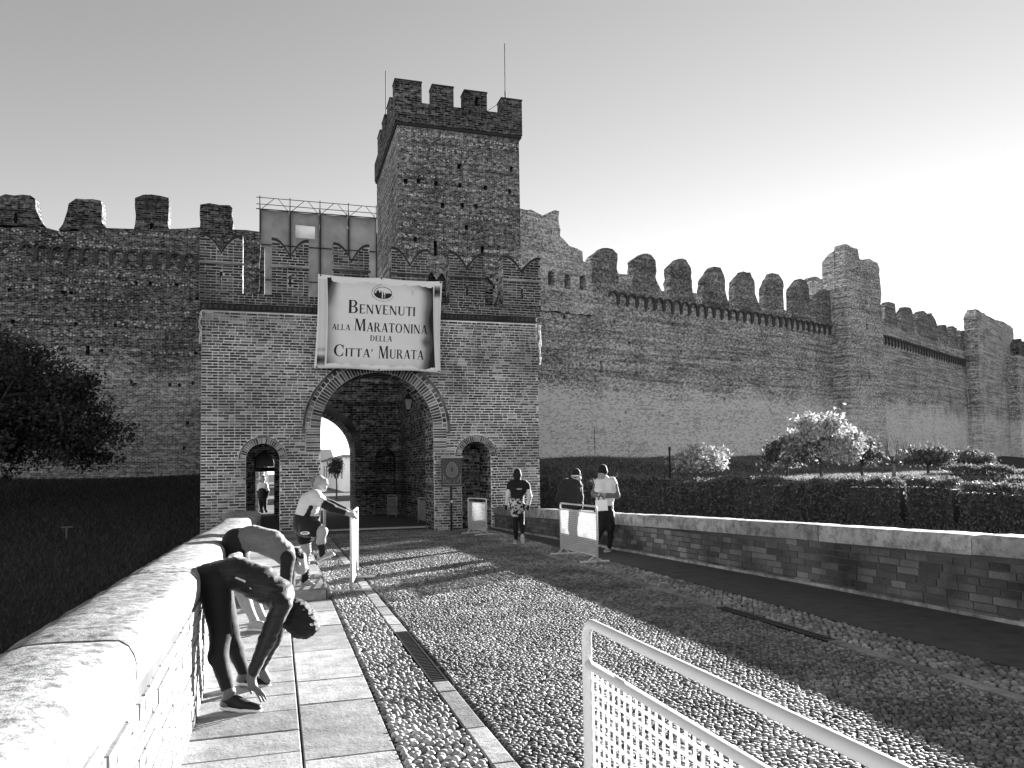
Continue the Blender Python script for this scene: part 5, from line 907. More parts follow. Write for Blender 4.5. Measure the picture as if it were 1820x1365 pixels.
for a in range(0, 360, 30):
    q = math.radians(a); cr.tube([(CX+.065*math.cos(q), 19.794, CZ+.09*math.sin(q)), (CX+.115*math.cos(q+.3), 19.794, CZ+.16*math.sin(q+.3))], .006, 4)
bx = [4.17, 4.17, 4.215, 4.25, 4.275, 4.30]; 
cr.tube([(4.17, 19.794, 1.46), (4.17, 19.794, 1.19), (4.62, 19.794, 1.19), (4.62, 19.794, 1.46)], .01, 4)
for s in (-1, 1): cr.tube([(CX+s*.21, 19.794, 1.40), (CX+s*.15, 19.794, 1.30), (CX+s*.17, 19.794, 1.25), (CX+s*.10, 19.794, 1.31), (CX+s*.12, 19.794, 1.24), (CX+s*.05, 19.794, 1.30), (CX+s*.06, 19.794, 1.22)], .008, 4)
cr.build('crest', M['sign_light'], sg)
ln = empty('lantern', (3.9, 23.74, 3.4), 'iron wall lantern hanging inside the main arch', 'lantern')
MB().tube([(4.355, 23.74, 4.02), (4.1, 23.74, 4.12), (3.9, 23.74, 4.1), (3.9, 23.74, 3.98)], .018, 6).build('bracket', M['iron'], ln)
lm = MB()
for k in range(4):
    a = math.pi/4+k*math.pi/2; c, s = math.cos(a), math.sin(a); lm.tube([(3.9+.17*c, 23.74+.17*s, 3.78), (3.9+.10*c, 23.74+.10*s, 3.45)], .012, 5)
lm.build('frame', M['iron'], ln)
def frust(m, cx, cy, z0, r0, z1, r1, n=4):
    vs = [(cx+r*math.cos(math.pi/4+2*math.pi*k/n), cy+r*math.sin(math.pi/4+2*math.pi*k/n), z) for z, r in ((z0, r0), (z1, r1)) for k in range(n)]
    return m.add(vs, [tuple(range(n-1, -1, -1)), tuple(range(n, 2*n))]+[(k, (k+1) % n, n+(k+1) % n, n+k) for k in range(n)])
frust(MB(), 3.9, 23.74, 3.46, .092, 3.775, .16).build('glass', M['lamp_glass'], ln)
mm = frust(MB(), 3.9, 23.74, 3.785, .21, 3.90, .07); frust(mm, 3.9, 23.74, 3.901, .08, 3.97, .03); mm.build('roof', M['iron'], ln)
frust(MB(), 3.9, 23.74, 3.40, .03, 3.45, .10).build('base', M['iron'], ln)
def lights(label, x0, x1, z0, z1):
    e = empty('string_lights', (x0, 19.93, z0), label, 'string lights', 'light strings under the cornice'); n = int((x1-x0)/.15)
    w0 = lambda u: (x0+(x1-x0)*u, 19.965+.005*math.sin(u*40), lerp(z0, z1, u)-.03*abs(math.sin(u*n*.18))-.04*math.sin(math.pi*u))
    MB().tube([w0(i/60) for i in range(61)], .008, 5).build('wire', M['wire_white'], e)
    for i in range(n):
        p = w0((i+.5)/n); L = random.uniform(.25, .85); q = []; m = MB()
        for k in range(5): q.append((p[0]+random.uniform(-.015, .015), p[1]+random.uniform(-.006, .003), p[2]-L*k/4))
        m.tube(q, .006, 4).build('strand', M['wire_white'], e)
    return e
le = lights('white light string with hanging strands, left of the banner', -1.72, .86, 5.50, 5.50); lights('white light string with hanging strands, right of the banner', 4.3, 6.9, 5.44, 5.46)
for nm, x, L in (('left', -1.77, .8), ('right', 6.93, 1.1)):
    e = empty('cable_bundle', (x, 19.9, 5.5-L), 'pale bundle of cables dangling at the %s corner of the gatehouse' % nm, 'cable')
    for k in range(4): MB().tube([(x+random.uniform(-.04, .04), 19.95+random.uniform(-.03, 0), 5.52-L*j/6) for j in range(7)], .01, 5).build('cable', M['wire_white'], e)
def barrier(A, B, H, label, net=.037, wire=.0075, detail=True, feet=True):
    A = Vector((A[0], A[1], 0)); B = Vector((B[0], B[1], 0)); d = (B-A).normalized(); L = (B-A).length; n = Vector((-d.y, d.x, 0)); r = .0155
    e = empty('barrier', A.lerp(B, .5), label, 'barrier', 'white steel crowd barriers')
    P = lambda s, z, o=0.: A+d*s+Vector((0, 0, z))+n*o
    path = [P(0, .03), P(0, H-.05)]+[P(.05-.05*math.cos(a), H-.05+.05*math.sin(a)) for a in np.linspace(.3, math.pi/2, 5)]+[P(L-.05+.05*math.sin(a), H-.05+.05*math.cos(a)) for a in np.linspace(0, math.pi/2-.3, 5)]+[P(L, H-.05), P(L, .03)]
    MB().tube(path, r, 10).build('frame', M['white_paint'], e, True)
    MB().tube([P(0, H*.885), P(L, H*.885)], .014, 8).build('rail', M['white_paint'], e, True); MB().tube([P(0, .12), P(L, .12)], .014, 8).build('rail', M['white_paint'], e, True)
    m = MB(); h2 = wire/2
    for s in np.arange(net, L-.01, net): m.prism([P(s-h2, .13), P(s+h2, .13), P(s+h2, H*.885), P(s-h2, H*.885)], n*.004)
    for z in np.arange(.12+net, H*.885-.01, net): m.prism([P(.02, z-h2, .0045), P(L-.02, z-h2, .0045), P(L-.02, z+h2, .0045), P(.02, z+h2, .0045)], n*.004)
    m.build('net', M['white_net'], e)
    if feet:
        for s in (.12, L-.12):
            MB().tube([P(s, .022, -.26), P(s, .022, .26)], .018, 8).tube([P(s, .03, -.12), P(s, .12, 0), P(s, .03, .12)], .012, 6).build('foot', M['white_paint'], e)
    return e
barrier((.91, 2.23), (.91, .03), 1.1, 'white mesh barrier in the near foreground, cut by the bottom edge')
barrier((.93, 10.25), (1.16, 11.75), 1.03, 'white mesh barrier seen edge-on, gripped by the stretching runner', .035, .012)
barrier((.98, 17.2), (1.10, 18.6), .8, 'white mesh barrier seen edge-on behind the stretching runner', .035, .012, feet=False)
barrier((5.0, 13.4), (5.04, 11.8), .93, 'half sunlit white mesh barrier beside the man in the dark coat', .034, .013)
barrier((4.55, 18.7), (4.79, 17.86), .87, 'half sunlit white mesh barrier before the right archway', .034, .013)
barrier((3.60, 26.25), (3.83, 25.85), .76, 'shaded barrier by the pointed niche inside the gate', .04, .01, feet=False)
barrier((4.06, 23.0), (4.26, 21.95), .76, 'shaded barrier just inside the right jamb of the main arch', .04, .01, feet=False)
# ------------------------------------------------------------------ plants
def leaf_mesh(name, C, size, tones=None, flat=0.0):
    N = len(C); nrm = RNG.normal(size=(N, 3)); nrm[:, 2] = np.abs(nrm[:, 2])+flat; nrm /= np.linalg.norm(nrm, axis=1)[:, None]
    a = np.cross(nrm, RNG.normal(size=(N, 3))); a /= np.linalg.norm(a, axis=1)[:, None]; b = np.cross(nrm, a)
    s = size*RNG.uniform(.6, 1.3, N)[:, None]
    V = np.stack([C-a*s, C+b*s*.45-nrm*s*.1, C+a*s, C-b*s*.45-nrm*s*.1], 1).reshape(-1, 3)
    me = bpy.data.meshes.new(name); me.vertices.add(4*N); me.vertices.foreach_set('co', V.ravel()); me.loops.add(4*N); me.loops.foreach_set('vertex_index', np.arange(4*N))
    me.polygons.add(N); me.polygons.foreach_set('loop_start', np.arange(N)*4)
    at = me.attributes.new('tone', 'FLOAT', 'FACE'); at.data.foreach_set('value', RNG.random(N) if tones is None else tones); me.update(calc_edges=True); return me
def crown_points(n, c, rad, clumps, spread, low=-1.0):
    K = RNG.normal(size=(clumps*3, 3)); K /= np.linalg.norm(K, axis=1)[:, None]; K = K[K[:, 2] > low][:clumps]; K *= RNG.uniform(.5, 1.12, len(K))[:, None]
    i = RNG.integers(0, len(K), n); sp = spread*RNG.uniform(.6, 1.4, len(K))
    P = K[i]+RNG.normal(size=(n, 3))*sp[i][:, None]; return P*np.array(rad)+np.array(c)
def limbs(base, top, crown_c, rad, nb, r0, spread=1.0):
    m = MB(); b = Vector(base); t = Vector(top); mid = b.lerp(t, .5)+Vector((random.uniform(-.05, .05), random.uniform(-.05, .05), 0))*(t-b).length
    m.tube([b, b.lerp(t, .08)+Vector((0, 0, .0)), mid, t], [r0*1.35, r0, r0*.85, r0*.7], 8)
    for k in range(nb):
        a = 2*math.pi*(k+random.uniform(-.3, .3))/nb; el = random.uniform(.1, 1.0)
        e = Vector(crown_c)+Vector((rad[0]*math.cos(a)*math.cos(el), rad[1]*math.sin(a)*math.cos(el), rad[2]*math.sin(el)))*.85*spread
        s = mid.lerp(t, random.uniform(.3, 1)); q = s.lerp(e, .5)+Vector((random.uniform(-.1, .1), random.uniform(-.1, .1), random.uniform(-.02, .12)))*rad[0]
        m.tube([s, q, e], [r0*.5, r0*.3, r0*.1], 6)
        for j in range(3):
            f = q.lerp(e, random.uniform(.1, .8)); g = f+Vector((random.uniform(-1, 1), random.uniform(-1, 1), random.uniform(-.2, .8)))*rad[0]*.35; m.tube([f, f.lerp(g, .5)+Vector((0, 0, .03)), g], [r0*.18, r0*.12, r0*.05], 4)
    return m
def tree(name, label, base, hgt, crown_c, rad, n, size, leaf, clumps=50, spread=.2, nb=8, r0=.08, low=-.6, group=None, bark='bark', pts=None):
    e = empty(name, base, label, 'tree', group); limbs(base, (base[0], base[1], hgt), crown_c, rad, nb, r0).build('trunk', M[bark], e, True)
    put('crown', leaf_mesh('crown', crown_points(n, crown_c, rad, clumps, spread, low) if pts is None else pts, size), M[leaf], e); return e
gz = lambda x, y: float(terrain_z([(x, y)])[0])
def spray_points(n, c, rad, tips):
    K = RNG.normal(size=(tips, 3)); K /= np.linalg.norm(K, axis=1)[:, None]; K[:, 2] = np.where(K[:, 2] < -.5, -K[:, 2], K[:, 2]); K *= RNG.uniform(.7, 1.12, tips)[:, None]
    i = RNG.integers(0, tips, n); t_ = RNG.beta(3, 1.4, n); w = (.13*(1.08-t_)+.03)
    P = K[i]*t_[:, None]+RNG.normal(size=(n, 3))*w[:, None]; P[:, 2] -= .12*t_**3; return P*np.array(rad)+np.array(c)
tree('evergreen_tree', 'broad dark evergreen tree before the left town wall', (-8.2, 26.2, gz(-8.2, 26.2)-.1), 2.6, (-8.2, 26.2, 3.25), (2.75, 2.6, 2.1), 60000, .075, 'leaf_dark', 48, .2, 18, .2, -.7, pts=spray_points(60000, (-8.1, 26.2, 3.15), (3.55, 3.0, 2.75), 170))
RT = [(13.07, 22.15, 2.18, .78, .48, 2600, 'leaf_pale', 'small round tree behind the hedge beside the thin post, leftmost of the clipped row', .1),
 (16.2, 21.9, 2.33, .62, .5, 3000, 'leaf', 'dark small tree just left of the big white-topped tree', .09),
 (16.85, 21.0, 2.94, 1.02, .78, 9000, 'leaf_pale', 'largest umbrella-shaped tree in the row, its top gleaming white in the sun', .1),
 (18.85, 21.44, 2.31, .6, .5, 2600, 'leaf', 'dark small tree just right of the big white-topped tree', .09),
 (21.75, 21.6, 2.12, .78, .42, 3400, 'leaf', 'low round tree between the bare pollard and the last tree, sunlit on its right', .09),
 (24.85, 22.74, 1.98, .7, .42, 2800, 'leaf', 'farthest small round tree of the row, standing on sunlit grass', .09)]
for x, y, zt, r, rz, n, leaf, lab, s in RT:
    z0 = gz(x, y)-.05; tree('clipped_tree', lab, (x, y, z0), zt-rz*1.25, (x, y, zt-rz), (r, r, rz), n, s*.75, leaf, 34, .2, 12, .05, -.35, 'small clipped trees behind the hedge')
e = empty('pollard_tree', (19.45, 20.72, gz(19.45, 20.72)-.05), 'bare pollarded tree with knobbly branch ends', 'tree', 'small clipped trees behind the hedge')
m = MB(); b = Vector((19.45, 20.72, gz(19.45, 20.72)-.05)); m.tube([b, b+Vector((.02, 0, .35)), b+Vector((0, 0, .62))], [.07, .05, .055], 8)
tw = MB()
for k in range(9):
    a = 2*math.pi*k/9+random.uniform(-.2, .2); s = b+Vector((0, 0, .58)); f = s+Vector((.42*math.cos(a), .42*math.sin(a), random.uniform(.18, .42))); m.tube([s, s.lerp(f, .55)+Vector((0, 0, -.03)), f], [.04, .03, .045], 6)
    for j in range(5): g = f+Vector((random.uniform(-.22, .22), random.uniform(-.22, .22), random.uniform(.25, .75))); tw.tube([f, f.lerp(g, .5)+Vector((.02, 0, 0)), g], [.005, .004, .002], 4)
m.build('trunk', M['bark_light'], e, True); tw.build('twigs', M['bark'], e)
def hedge(label, pts, tops, wd, n, leaf='leaf'):
    e = empty('hedge', (pts[0][0], pts[0][1], gz(*pts[0])), label, 'hedge', 'clipped hedges by the right parapet'); core = MB(); C = []
    for (p, q, za, zb) in zip(pts[:-1], pts[1:], tops[:-1], tops[1:]):
        p = Vector((*p, 0)); q = Vector((*q, 0)); d = (q-p).normalized(); nr = Vector((-d.y, d.x, 0)); L = (q-p).length; zl = gz(*(p.lerp(q, .5))[:2])-.3
        core.prism([Vector((*(p-nr*(wd*.36))[:2], zl)), Vector((*(q-nr*(wd*.36))[:2], zl)), Vector((*(q-nr*(wd*.36))[:2], zb-.12)), Vector((*(p-nr*(wd*.36))[:2], za-.12))], nr*wd*.72)
        k = int(n*L); u = RNG.random(k); s = RNG.random(k); side = RNG.random(k)
        h = np.where(side < .5, s, 1.0); o = np.where(side < .35, -.5, np.where(side < .5, .5, s-.5))*wd
        bump = .07*np.sin(u*L*2.3)+.05*np.sin(u*L*5.7+1)+.03*np.sin(u*L*13+2)
        zt = za+(zb-za)*u+bump; z0 = zl+.25; J = RNG.normal(0, .045, (k, 3))
        C.append(np.column_stack([p.x+d.x*L*u+nr.x*(o+bump*1.3), p.y+d.y*L*u+nr.y*(o+bump*1.3), z0+(zt-z0)*h])+J)
    core.build('core', M['bark'], e); put('foliage', leaf_mesh('foliage', np.concatenate(C), .05), M[leaf], e)
H = HEDGE
hedge('long clipped hedge running right from the gatehouse along the bank', H[:5], [1.22, 1.17, 1.1, 1.04, 1.02], .8, 2600)
hedge('short clipped hedge block at the end of the long hedge', [(16.3, 16.75), (16.75, 15.75)], [1.06, .98], .9, 3200)
hedge('low near hedge block at the right edge of the picture', [(16.85, 15.5), (17.15, 13.9), (17.5, 10.5)], [.92, .84, .78], .9, 3000)
hedge('farther hedge row at the right edge behind the near hedge blocks', [(19.6, 18.6), (21.5, 16.2), (23.5, 12.5)], [1.35, 1.3, 1.25], .8, 2000)
def grass(name, label, x0, x1, y0, y1, n, keep, h=.09, mat='grass_blade'):
    P = np.column_stack([RNG.uniform(x0, x1, n), RNG.uniform(y0, y1, n)]); P = P[keep(P)]; z = terrain_z(P); N = len(P)
    a = RNG.uniform(0, 2*math.pi, N); wv = .016; hh = h*RNG.uniform(.5, 1.4, N); L = RNG.normal(0, .5, (N, 2))*hh[:, None]
    B0 = np.column_stack([P[:, 0]-wv*np.cos(a), P[:, 1]-wv*np.sin(a), z-.02]); B1 = np.column_stack([P[:, 0]+wv*np.cos(a), P[:, 1]+wv*np.sin(a), z-.02]); Tp = np.column_stack([P+L, z+hh])
    V = np.stack([B0, B1, Tp], 1).reshape(-1, 3); me = bpy.data.meshes.new(name); me.vertices.add(3*N); me.vertices.foreach_set('co', V.ravel()); me.loops.add(3*N); me.loops.foreach_set('vertex_index', np.arange(3*N)); me.polygons.add(N); me.polygons.foreach_set('loop_start', np.arange(N)*3)
    at = me.attributes.new('tone', 'FLOAT', 'FACE'); at.data.foreach_set('value', RNG.random(N)); me.update(calc_edges=True)
    tag(put(name, me, M[mat]), label, 'grass', kind='stuff')
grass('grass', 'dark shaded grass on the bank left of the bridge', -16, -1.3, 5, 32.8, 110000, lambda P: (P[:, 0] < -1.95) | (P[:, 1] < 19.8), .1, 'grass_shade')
grass('grass', 'grass on the bank between the right parapet and the town wall', 7.4, 34, 6, 38, 130000, lambda P: -sdist(P, WALLPTS) > .3)
pp = empty('marker_post', (11.93, 22.0, gz(11.93, 22.0)-.1), 'thin dark post standing on the bank behind the hedge', 'post')
MB().tube([(11.93, 22.0, gz(11.93, 22)-.1), (11.94, 22.0, 2.1)], .03, 8).build('shaft', M['iron'], pp); MB().tube([(11.94, 22.0, 2.1), (11.94, 22.0, 2.19)], [.042, .042], 8).build('cap', M['iron'], pp)
gr = empty('iron_grille', (-3.72, 32.95, 1.1), 'small barred grille low in the left town wall', 'grille')
MB().box((-4.05, 32.95, 1.08), (-3.40, 32.99, 1.12)).box((-4.05, 32.95, 1.52), (-3.40, 32.99, 1.56)).build('frame', M['galvanised'], gr)
for k in range(8): MB().tube([(-4.0+k*.08, 32.96, 1.1), (-4.0+k*.08, 32.96, 1.54)], .012, 5).build('bar', M['galvanised'], gr)
def at_ground(x, y): return (x, y, gz(x, y))
tx, ty = TPOS; tz = gz(tx, ty)
tp_ = empty('standpipe', (tx, ty, tz), 'small pale T-shaped pipe standing in the dark grass at left', 'pipe')
MB().tube([(tx, ty, tz-.1), (tx, ty, tz+.28)], .025, 8).build('riser', M['pipe_grey'], tp_); MB().tube([(tx-.14, ty, tz+.3), (tx+.14, ty, tz+.3)], .022, 8).build('crossbar', M['pipe_grey'], tp_)
tree('topiary_tree', 'dark round-headed tree in the street beyond the main arch', (3.35, 46, 0), 1.2, (3.35, 46, 1.85), (.36, .36, .38), 1800, .06, 'leaf_dark', 30, .25, 6, .05, -1)
# ------------------------------------------------------------------ people
def smin(a, b, k):
    h = np.clip(.5+.5*(b-a)/k, 0, 1); return b+(a-b)*h-k*h*(1-h)
def sdf_mesh(name, prims, h, k=.03, wrinkle=0.0, wscale=9., post=None):
    """blend tapered capsules into one smooth surface (surface nets)"""
    P = np.array([[*a, ra] for a, ra, b, rb in prims]+[[*b, rb] for a, ra, b, rb in prims])
    lo = (P[:, :3]-P[:, 3:]).min(0)-3*h-k; hi = (P[:, :3]+P[:, 3:]).max(0)+3*h+k; n = np.ceil((hi-lo)/h).astype(int)+1
    F = np.full(n, .5, np.float32)
    ax = [lo[i]+h*np.arange(n[i]) for i in range(3)]
    for a, ra, b, rb in prims:
        a = np.array(a); b = np.array(b); R = max(ra, rb)+k*1.5+2*h
        i0 = np.maximum(np.floor((np.minimum(a, b)-R-lo)/h).astype(int), 0); i1 = np.minimum(np.ceil((np.maximum(a, b)+R-lo)/h).astype(int)+1, n)
        X, Y, Z = np.meshgrid(*[ax[i][i0[i]:i1[i]] for i in range(3)], indexing='ij')
        d = b-a; L2 = d@d; q = (X-a[0], Y-a[1], Z-a[2])
        t = np.clip((q[0]*d[0]+q[1]*d[1]+q[2]*d[2])/L2, 0, 1) if L2 > 1e-9 else 0*X
        dist = np.sqrt((q[0]-t*d[0])**2+(q[1]-t*d[1])**2+(q[2]-t*d[2])**2)-(ra+(rb-ra)*t)
        s = np.s_[i0[0]:i1[0], i0[1]:i1[1], i0[2]:i1[2]]; F[s] = smin(F[s], dist, min(k, 1.2*min(ra, rb)))
    if post: F = post(F, ax)
    S = F < 0; nx, ny, nz = n-1
    c8 = [(i, j, l) for i in (0, 1) for j in (0, 1) for l in (0, 1)]
    cnt = sum(S[i:i+nx, j:j+ny, l:l+nz].astype(np.int8) for i, j, l in c8); act = (cnt > 0) & (cnt < 8)
    idx = np.full(act.shape, -1, np.int64); cells = np.argwhere(act); idx[act] = np.arange(len(cells))
    acc = np.zeros((len(cells), 3)); num = np.zeros(len(cells))
    for e in [(p, q) for p in c8 for q in c8 if p < q and sum(abs(p[m]-q[m]) for m in range(3)) == 1]:
        va = F[cells[:, 0]+e[0][0], cells[:, 1]+e[0][1], cells[:, 2]+e[0][2]]; vb = F[cells[:, 0]+e[1][0], cells[:, 1]+e[1][1], cells[:, 2]+e[1][2]]
        m = (va < 0) != (vb < 0); t = np.where(m, va/np.where(m, va-vb, 1), 0)
        p = np.array(e[0])+t[:, None]*(np.array(e[1])-np.array(e[0])); acc += p*m[:, None]; num += m
    V = lo+h*(cells+acc/np.maximum(num, 1)[:, None]); faces = []
    for axis in range(3):
        u, v = [(1, 2), (2, 0), (0, 1)][axis]; sl0 = [slice(None)]*3; sl1 = [slice(None)]*3; sl0[axis] = slice(0, -1); sl1[axis] = slice(1, None)
        A, B = S[tuple(sl0)], S[tuple(sl1)]
        for m, flip in ((A & ~B, False), (~A & B, True)):
            E = np.argwhere(m); E = E[(E[:, u] > 0) & (E[:, v] > 0)]
            q = []
            for du, dv in ((0, 0), (-1, 0), (-1, -1), (0, -1)):
                c = E.copy(); c[:, u] += du; c[:, v] += dv; ok = (c < np.array(act.shape)).all(1); c = np.minimum(c, np.array(act.shape)-1); q.append(idx[c[:, 0], c[:, 1], c[:, 2]])
            Q = np.stack(q, 1); Q = Q[(Q >= 0).all(1)]; faces.append(Q[:, ::-1] if flip else Q)
    Fc = np.concatenate(faces)
    me = bpy.data.meshes.new(name); me.vertices.add(len(V)); me.vertices.foreach_set('co', V.ravel()); me.loops.add(Fc.size); me.loops.foreach_set('vertex_index', Fc.ravel()); me.polygons.add(len(Fc)); me.polygons.foreach_set('loop_start', np.arange(len(Fc))*4); me.polygons.foreach_set('use_smooth', np.ones(len(Fc), bool)); me.update(calc_edges=True)
    if wrinkle:
        nr = np.zeros(len(V)*3, np.float32); me.vertices.foreach_get('normal', nr); nr = nr.reshape(-1, 3)
        w_ = np.array([.6*mnoise.noise(Vector(q)*wscale)+.35*mnoise.noise(Vector((q[0]*9, q[1]*9, q[2]*34)))+.35*mnoise.noise(Vector((q[0]*32, q[1]*14, q[2]*14)))+.4*mnoise.noise(Vector((q[0]*.6, q[1]*.6, q[2]*2.6))*(1.6*wscale)) for q in V.tolist()])
        V = V+nr*(wrinkle*w_)[:, None]; me.vertices.foreach_set('co', V.ravel()); me.update()
    return me
def cone_cut(b, t0, t1):
    a, ra, c, rc = b; a = np.array(a); c = np.array(c); f = lambda t: (tuple(a+(c-a)*t), ra+(rc-ra)*t); p, q = f(t0), f(t1); return [p[0], p[1], q[0], q[1]]
def person(key, label, h, skin, garments, shrink=1.0):
    B = PEOPLE[key]['b']; J = PEOPLE[key]['j']
    bod = [[a, ra*shrink, c, rc*shrink] for a, ra, c, rc in B.values()]
    body = put('person', sdf_mesh('person', bod, h), M[skin]); tag(body, label, 'person')
    for g in garments:
        nm, mat, bones, infl = g[:4]; wr = g[4] if len(g) > 4 else 0.; pr = []
        for q in bones:
            if isinstance(q, str): a, ra, c, rc = B[q]
            elif isinstance(q[0], str) and len(q) == 3 and not isinstance(q[1], (list, tuple)): a, ra, c, rc = cone_cut(B[q[0]], q[1], q[2])
            else: a, ra, c, rc = q; ra /= shrink; rc /= shrink; ra -= infl; rc -= infl
            pr.append([a, ra*shrink+infl, c, rc*shrink+infl])
        me = sdf_mesh(nm, pr, g[5] if len(g) > 5 else h, .025, wr); put(nm, me, M[mat], body)
    return body, J
def V3(a, *o): return tuple(np.array(a)+np.array(o if o else (0, 0, 0)))
def shoe(body, he, to, upper, h=.006, z0=None, solec='sole_white', ww=.04):
    he = np.array(he); to = np.array(to); d = to-he; L = np.linalg.norm(d); u = d/L; nz = np.array([0, 0, 1.])-u*u[2]; nz /= np.linalg.norm(nz)
    up = lambda k: nz*k
    me = sdf_mesh('shoe', [[tuple(he+up(.008)), ww*.92, tuple(he+d*.5), ww*.95], [tuple(he+d*.5), ww*.95, tuple(to+up(-.006)), ww*.7], [tuple(he+d*.03+up(.04)), ww*.84, tuple(he+d*.3+up(.028)), ww*.86]], h, .03,
        post=lambda F, ax: np.maximum(F, -((ax[0][:, None, None]-he[0])*nz[0]+(ax[1][None, :, None]-he[1])*nz[1]+(ax[2][None, None, :]-he[2])*nz[2]+.012)))
    s = put('shoe', me, M[upper], body); c0 = he+up(-.022)
    me = sdf_mesh('sole', [[tuple(c0), ww*1.02, tuple(he+d*.5+up(-.022)), ww*1.04], [tuple(he+d*.5+up(-.022)), ww*1.04, tuple(to+up(-.02)), ww*.86]], h, .02,
        post=lambda F, ax: np.maximum(F, np.abs((ax[0][:, None, None]-c0[0])*nz[0]+(ax[1][None, :, None]-c0[1])*nz[1]+(ax[2][None, None, :]-c0[2])*nz[2])-.0125))
    put('sole', me, M[solec], s)
    for q in (.3, .38, .46, .54):
        c = he+d*q+up(ww*.9-.012*(q-.3)/.24+.006*(q < .35)); sd = np.cross(u, nz); put('lace', sdf_mesh('lace', [[tuple(c-sd*.022-up(.006)), .0042, tuple(c+u*.008), .0042], [tuple(c+u*.008), .0042, tuple(c+sd*.022-up(.006)), .0042]], .004, .004), M['sole_white'], s)
    return s
R17 = np.array([math.cos(math.radians(17)), -math.sin(math.radians(17)), 0]); F17 = np.array([math.sin(math.radians(17)), math.cos(math.radians(17)), 0])
TORSO2 = ['w1', 'w2', 'x1', 'x2', 'y1', 'y2', 'yy']
# 1 woman bending to her shoes
b, J = person('woman', 'person in black tights and dark jacket bending to touch black running shoes, nearest the camera', .0065, 'skin_dark', [
 ('tights', 'black_cloth', ['thigh1', 'calfu1', 'calfl1', 'thigh2', 'calfu2', 'calfl2', 'butt1', 'hips', ('w1', 0, .5), ('w2', 0, .5)], .006, .003),
 ('jacket', 'jacket_cloth', [('w1', .35, 1), ('w2', .35, 1), 'x1', 'x2', 'y1', 'y2', 'yy', 'sh1', 'sh2', 'ua1', 'ua2', ('fa1', 0, .93), ('fa2', 0, .93)], .014, .012)])
hd = np.array(J['hd']); hb = np.array(J['hb']); h2 = np.array(J['hd2'])
put('hair', sdf_mesh('hair', [[tuple(hd-R17*.01), .114, tuple(h2+R17*.015), .108], [tuple(hb), .08, tuple(hb+R17*.02-np.array([0, 0, .02])), .06], [tuple(hd-R17*.04+np.array([0,0,.05])), .06, tuple(hd), .08]], .007, .04, .012, 30.), M['hair_dark'], b)
shoe(b, J['he1'], J['to1'], 'shoe_black'); shoe(b, J['he2'], J['to2'], 'shoe_black')
x1 = np.array(J['x1']); w1 = np.array(J['w1']); s0 = w1*.75+x1*.25-F17*.115; put('reflective_strip', sdf_mesh('strip', [[tuple(s0+np.array([0,0,-.0])), .007, tuple(s0+(x1-w1)*.35), .007], [tuple(s0+(x1-w1)*.35), .007, tuple(s0+(x1-w1)*.62+np.array([0,0,-.03])), .007]], .004, .01), M['white_cloth'], b)
put('belt_pouch', sdf_mesh('pouch', [[tuple(w1+F17*.06+np.array([0, 0, .095])-R17*.05), .03, tuple(w1+F17*.1+np.array([0, 0, .105])-R17*.02), .028]], .005, .02), M['white_cloth'], b)
# 2 second bender
b, J = person('second', 'person in grey top and dark shorts bending forward, behind the nearest person', .008, 'skin_light', [
 ('shorts', 'black_cloth', [('thigh1', 0, .55), ('thigh2', 0, .55), 'butt', 'hips', ('w1', 0, .25), ('w2', 0, .25)], .016, .008),
 ('top', 'grey_cloth', [('w1', .15, 1), ('w2', .15, 1), 'x1', 'x2', 'y1', 'y2', 'yy', ('sh1', 0, .6), ('sh2', 0, .6)], .016, .014),
 ('sleeve', 'black_cloth', [('sh1', .5, 1), 'ua1', ('fa1', 0, .95)], .013, .006), ('sleeve', 'black_cloth', [('sh2', .5, 1), 'ua2', ('fa2', 0, .95)], .013, .006)])
hd = np.array(J['hd']); cp = np.array(J['cap']); put('hair', sdf_mesh('hair', [[tuple(cp), .075, tuple(hd-R17*.005+np.array([0, 0, .02])), .08]], .008, .03, .012, 24.), M['hair_dark'], b)
shoe(b, J['he1'], J['to1'], 'shoe_grey', .007); shoe(b, J['he2'], J['to2'], 'shoe_grey', .007)
# 3 runner stretching
b, J = person('stretch', 'runner in white singlet and black shorts stretching one leg, hands on a barrier', .0085, 'skin_light', [
 ('shorts', 'black_cloth', [('thigh1', 0, .42), ('thigh2', 0, .35), 'hips', ('w', 0, .25)], .03, .01),
 ('singlet', 'white_cloth', [('w', .1, 1), 'xa', 'xb', 'xx', 'ya', 'yb', 'yy', ('sh1', 0, .9), ('sh2', 0, .9), ('ua1', 0, .35), ('ua2', 0, .35)], .014, .01),
 ('arm_sleeve', 'black_cloth', [('ua1', .45, 1), ('fa1', 0, .95)], .007), ('arm_sleeve', 'black_cloth', [('ua2', .45, 1), ('fa2', 0, .95)], .007),
 ('sock', 'black_cloth', [('calfl1', .55, 1), 'ank1'], .006), ('sock', 'black_cloth', [('calfl2', .25, 1), 'ank2'], .006)])
hd = np.array(J['hd']); hr = np.array(J['hr']); put('hair', sdf_mesh('hair', [[tuple(hr-R17*.012+np.array([0, 0, .0])), .07, tuple(hd-R17*.04+np.array([0, 0, -.05])), .05]], .008, .03, .01, 26.), M['hair_grey'], b)
shoe(b, J['he1'], J['to1'], 'shoe_grey', .007); shoe(b, J['he2'], J['to2'], 'shoe_grey', .007)
xb = np.array(J['xb']); yb = np.array(J['yb']); ww = np.array(J['w']); put('shoulder_panel', sdf_mesh('panel', [[tuple(yb-R17*.035-F17*.03+np.array([0, 0, .0])), .06, tuple(xb-R17*.085-F17*.0+np.array([0, 0, -.02])), .055], [tuple(xb-R17*.085+np.array([0, 0, -.02])), .055, tuple(xb-R17*.09+np.array([0, 0, -.09])), .045]], .008, .03), M['mid_grey_cloth'], b)
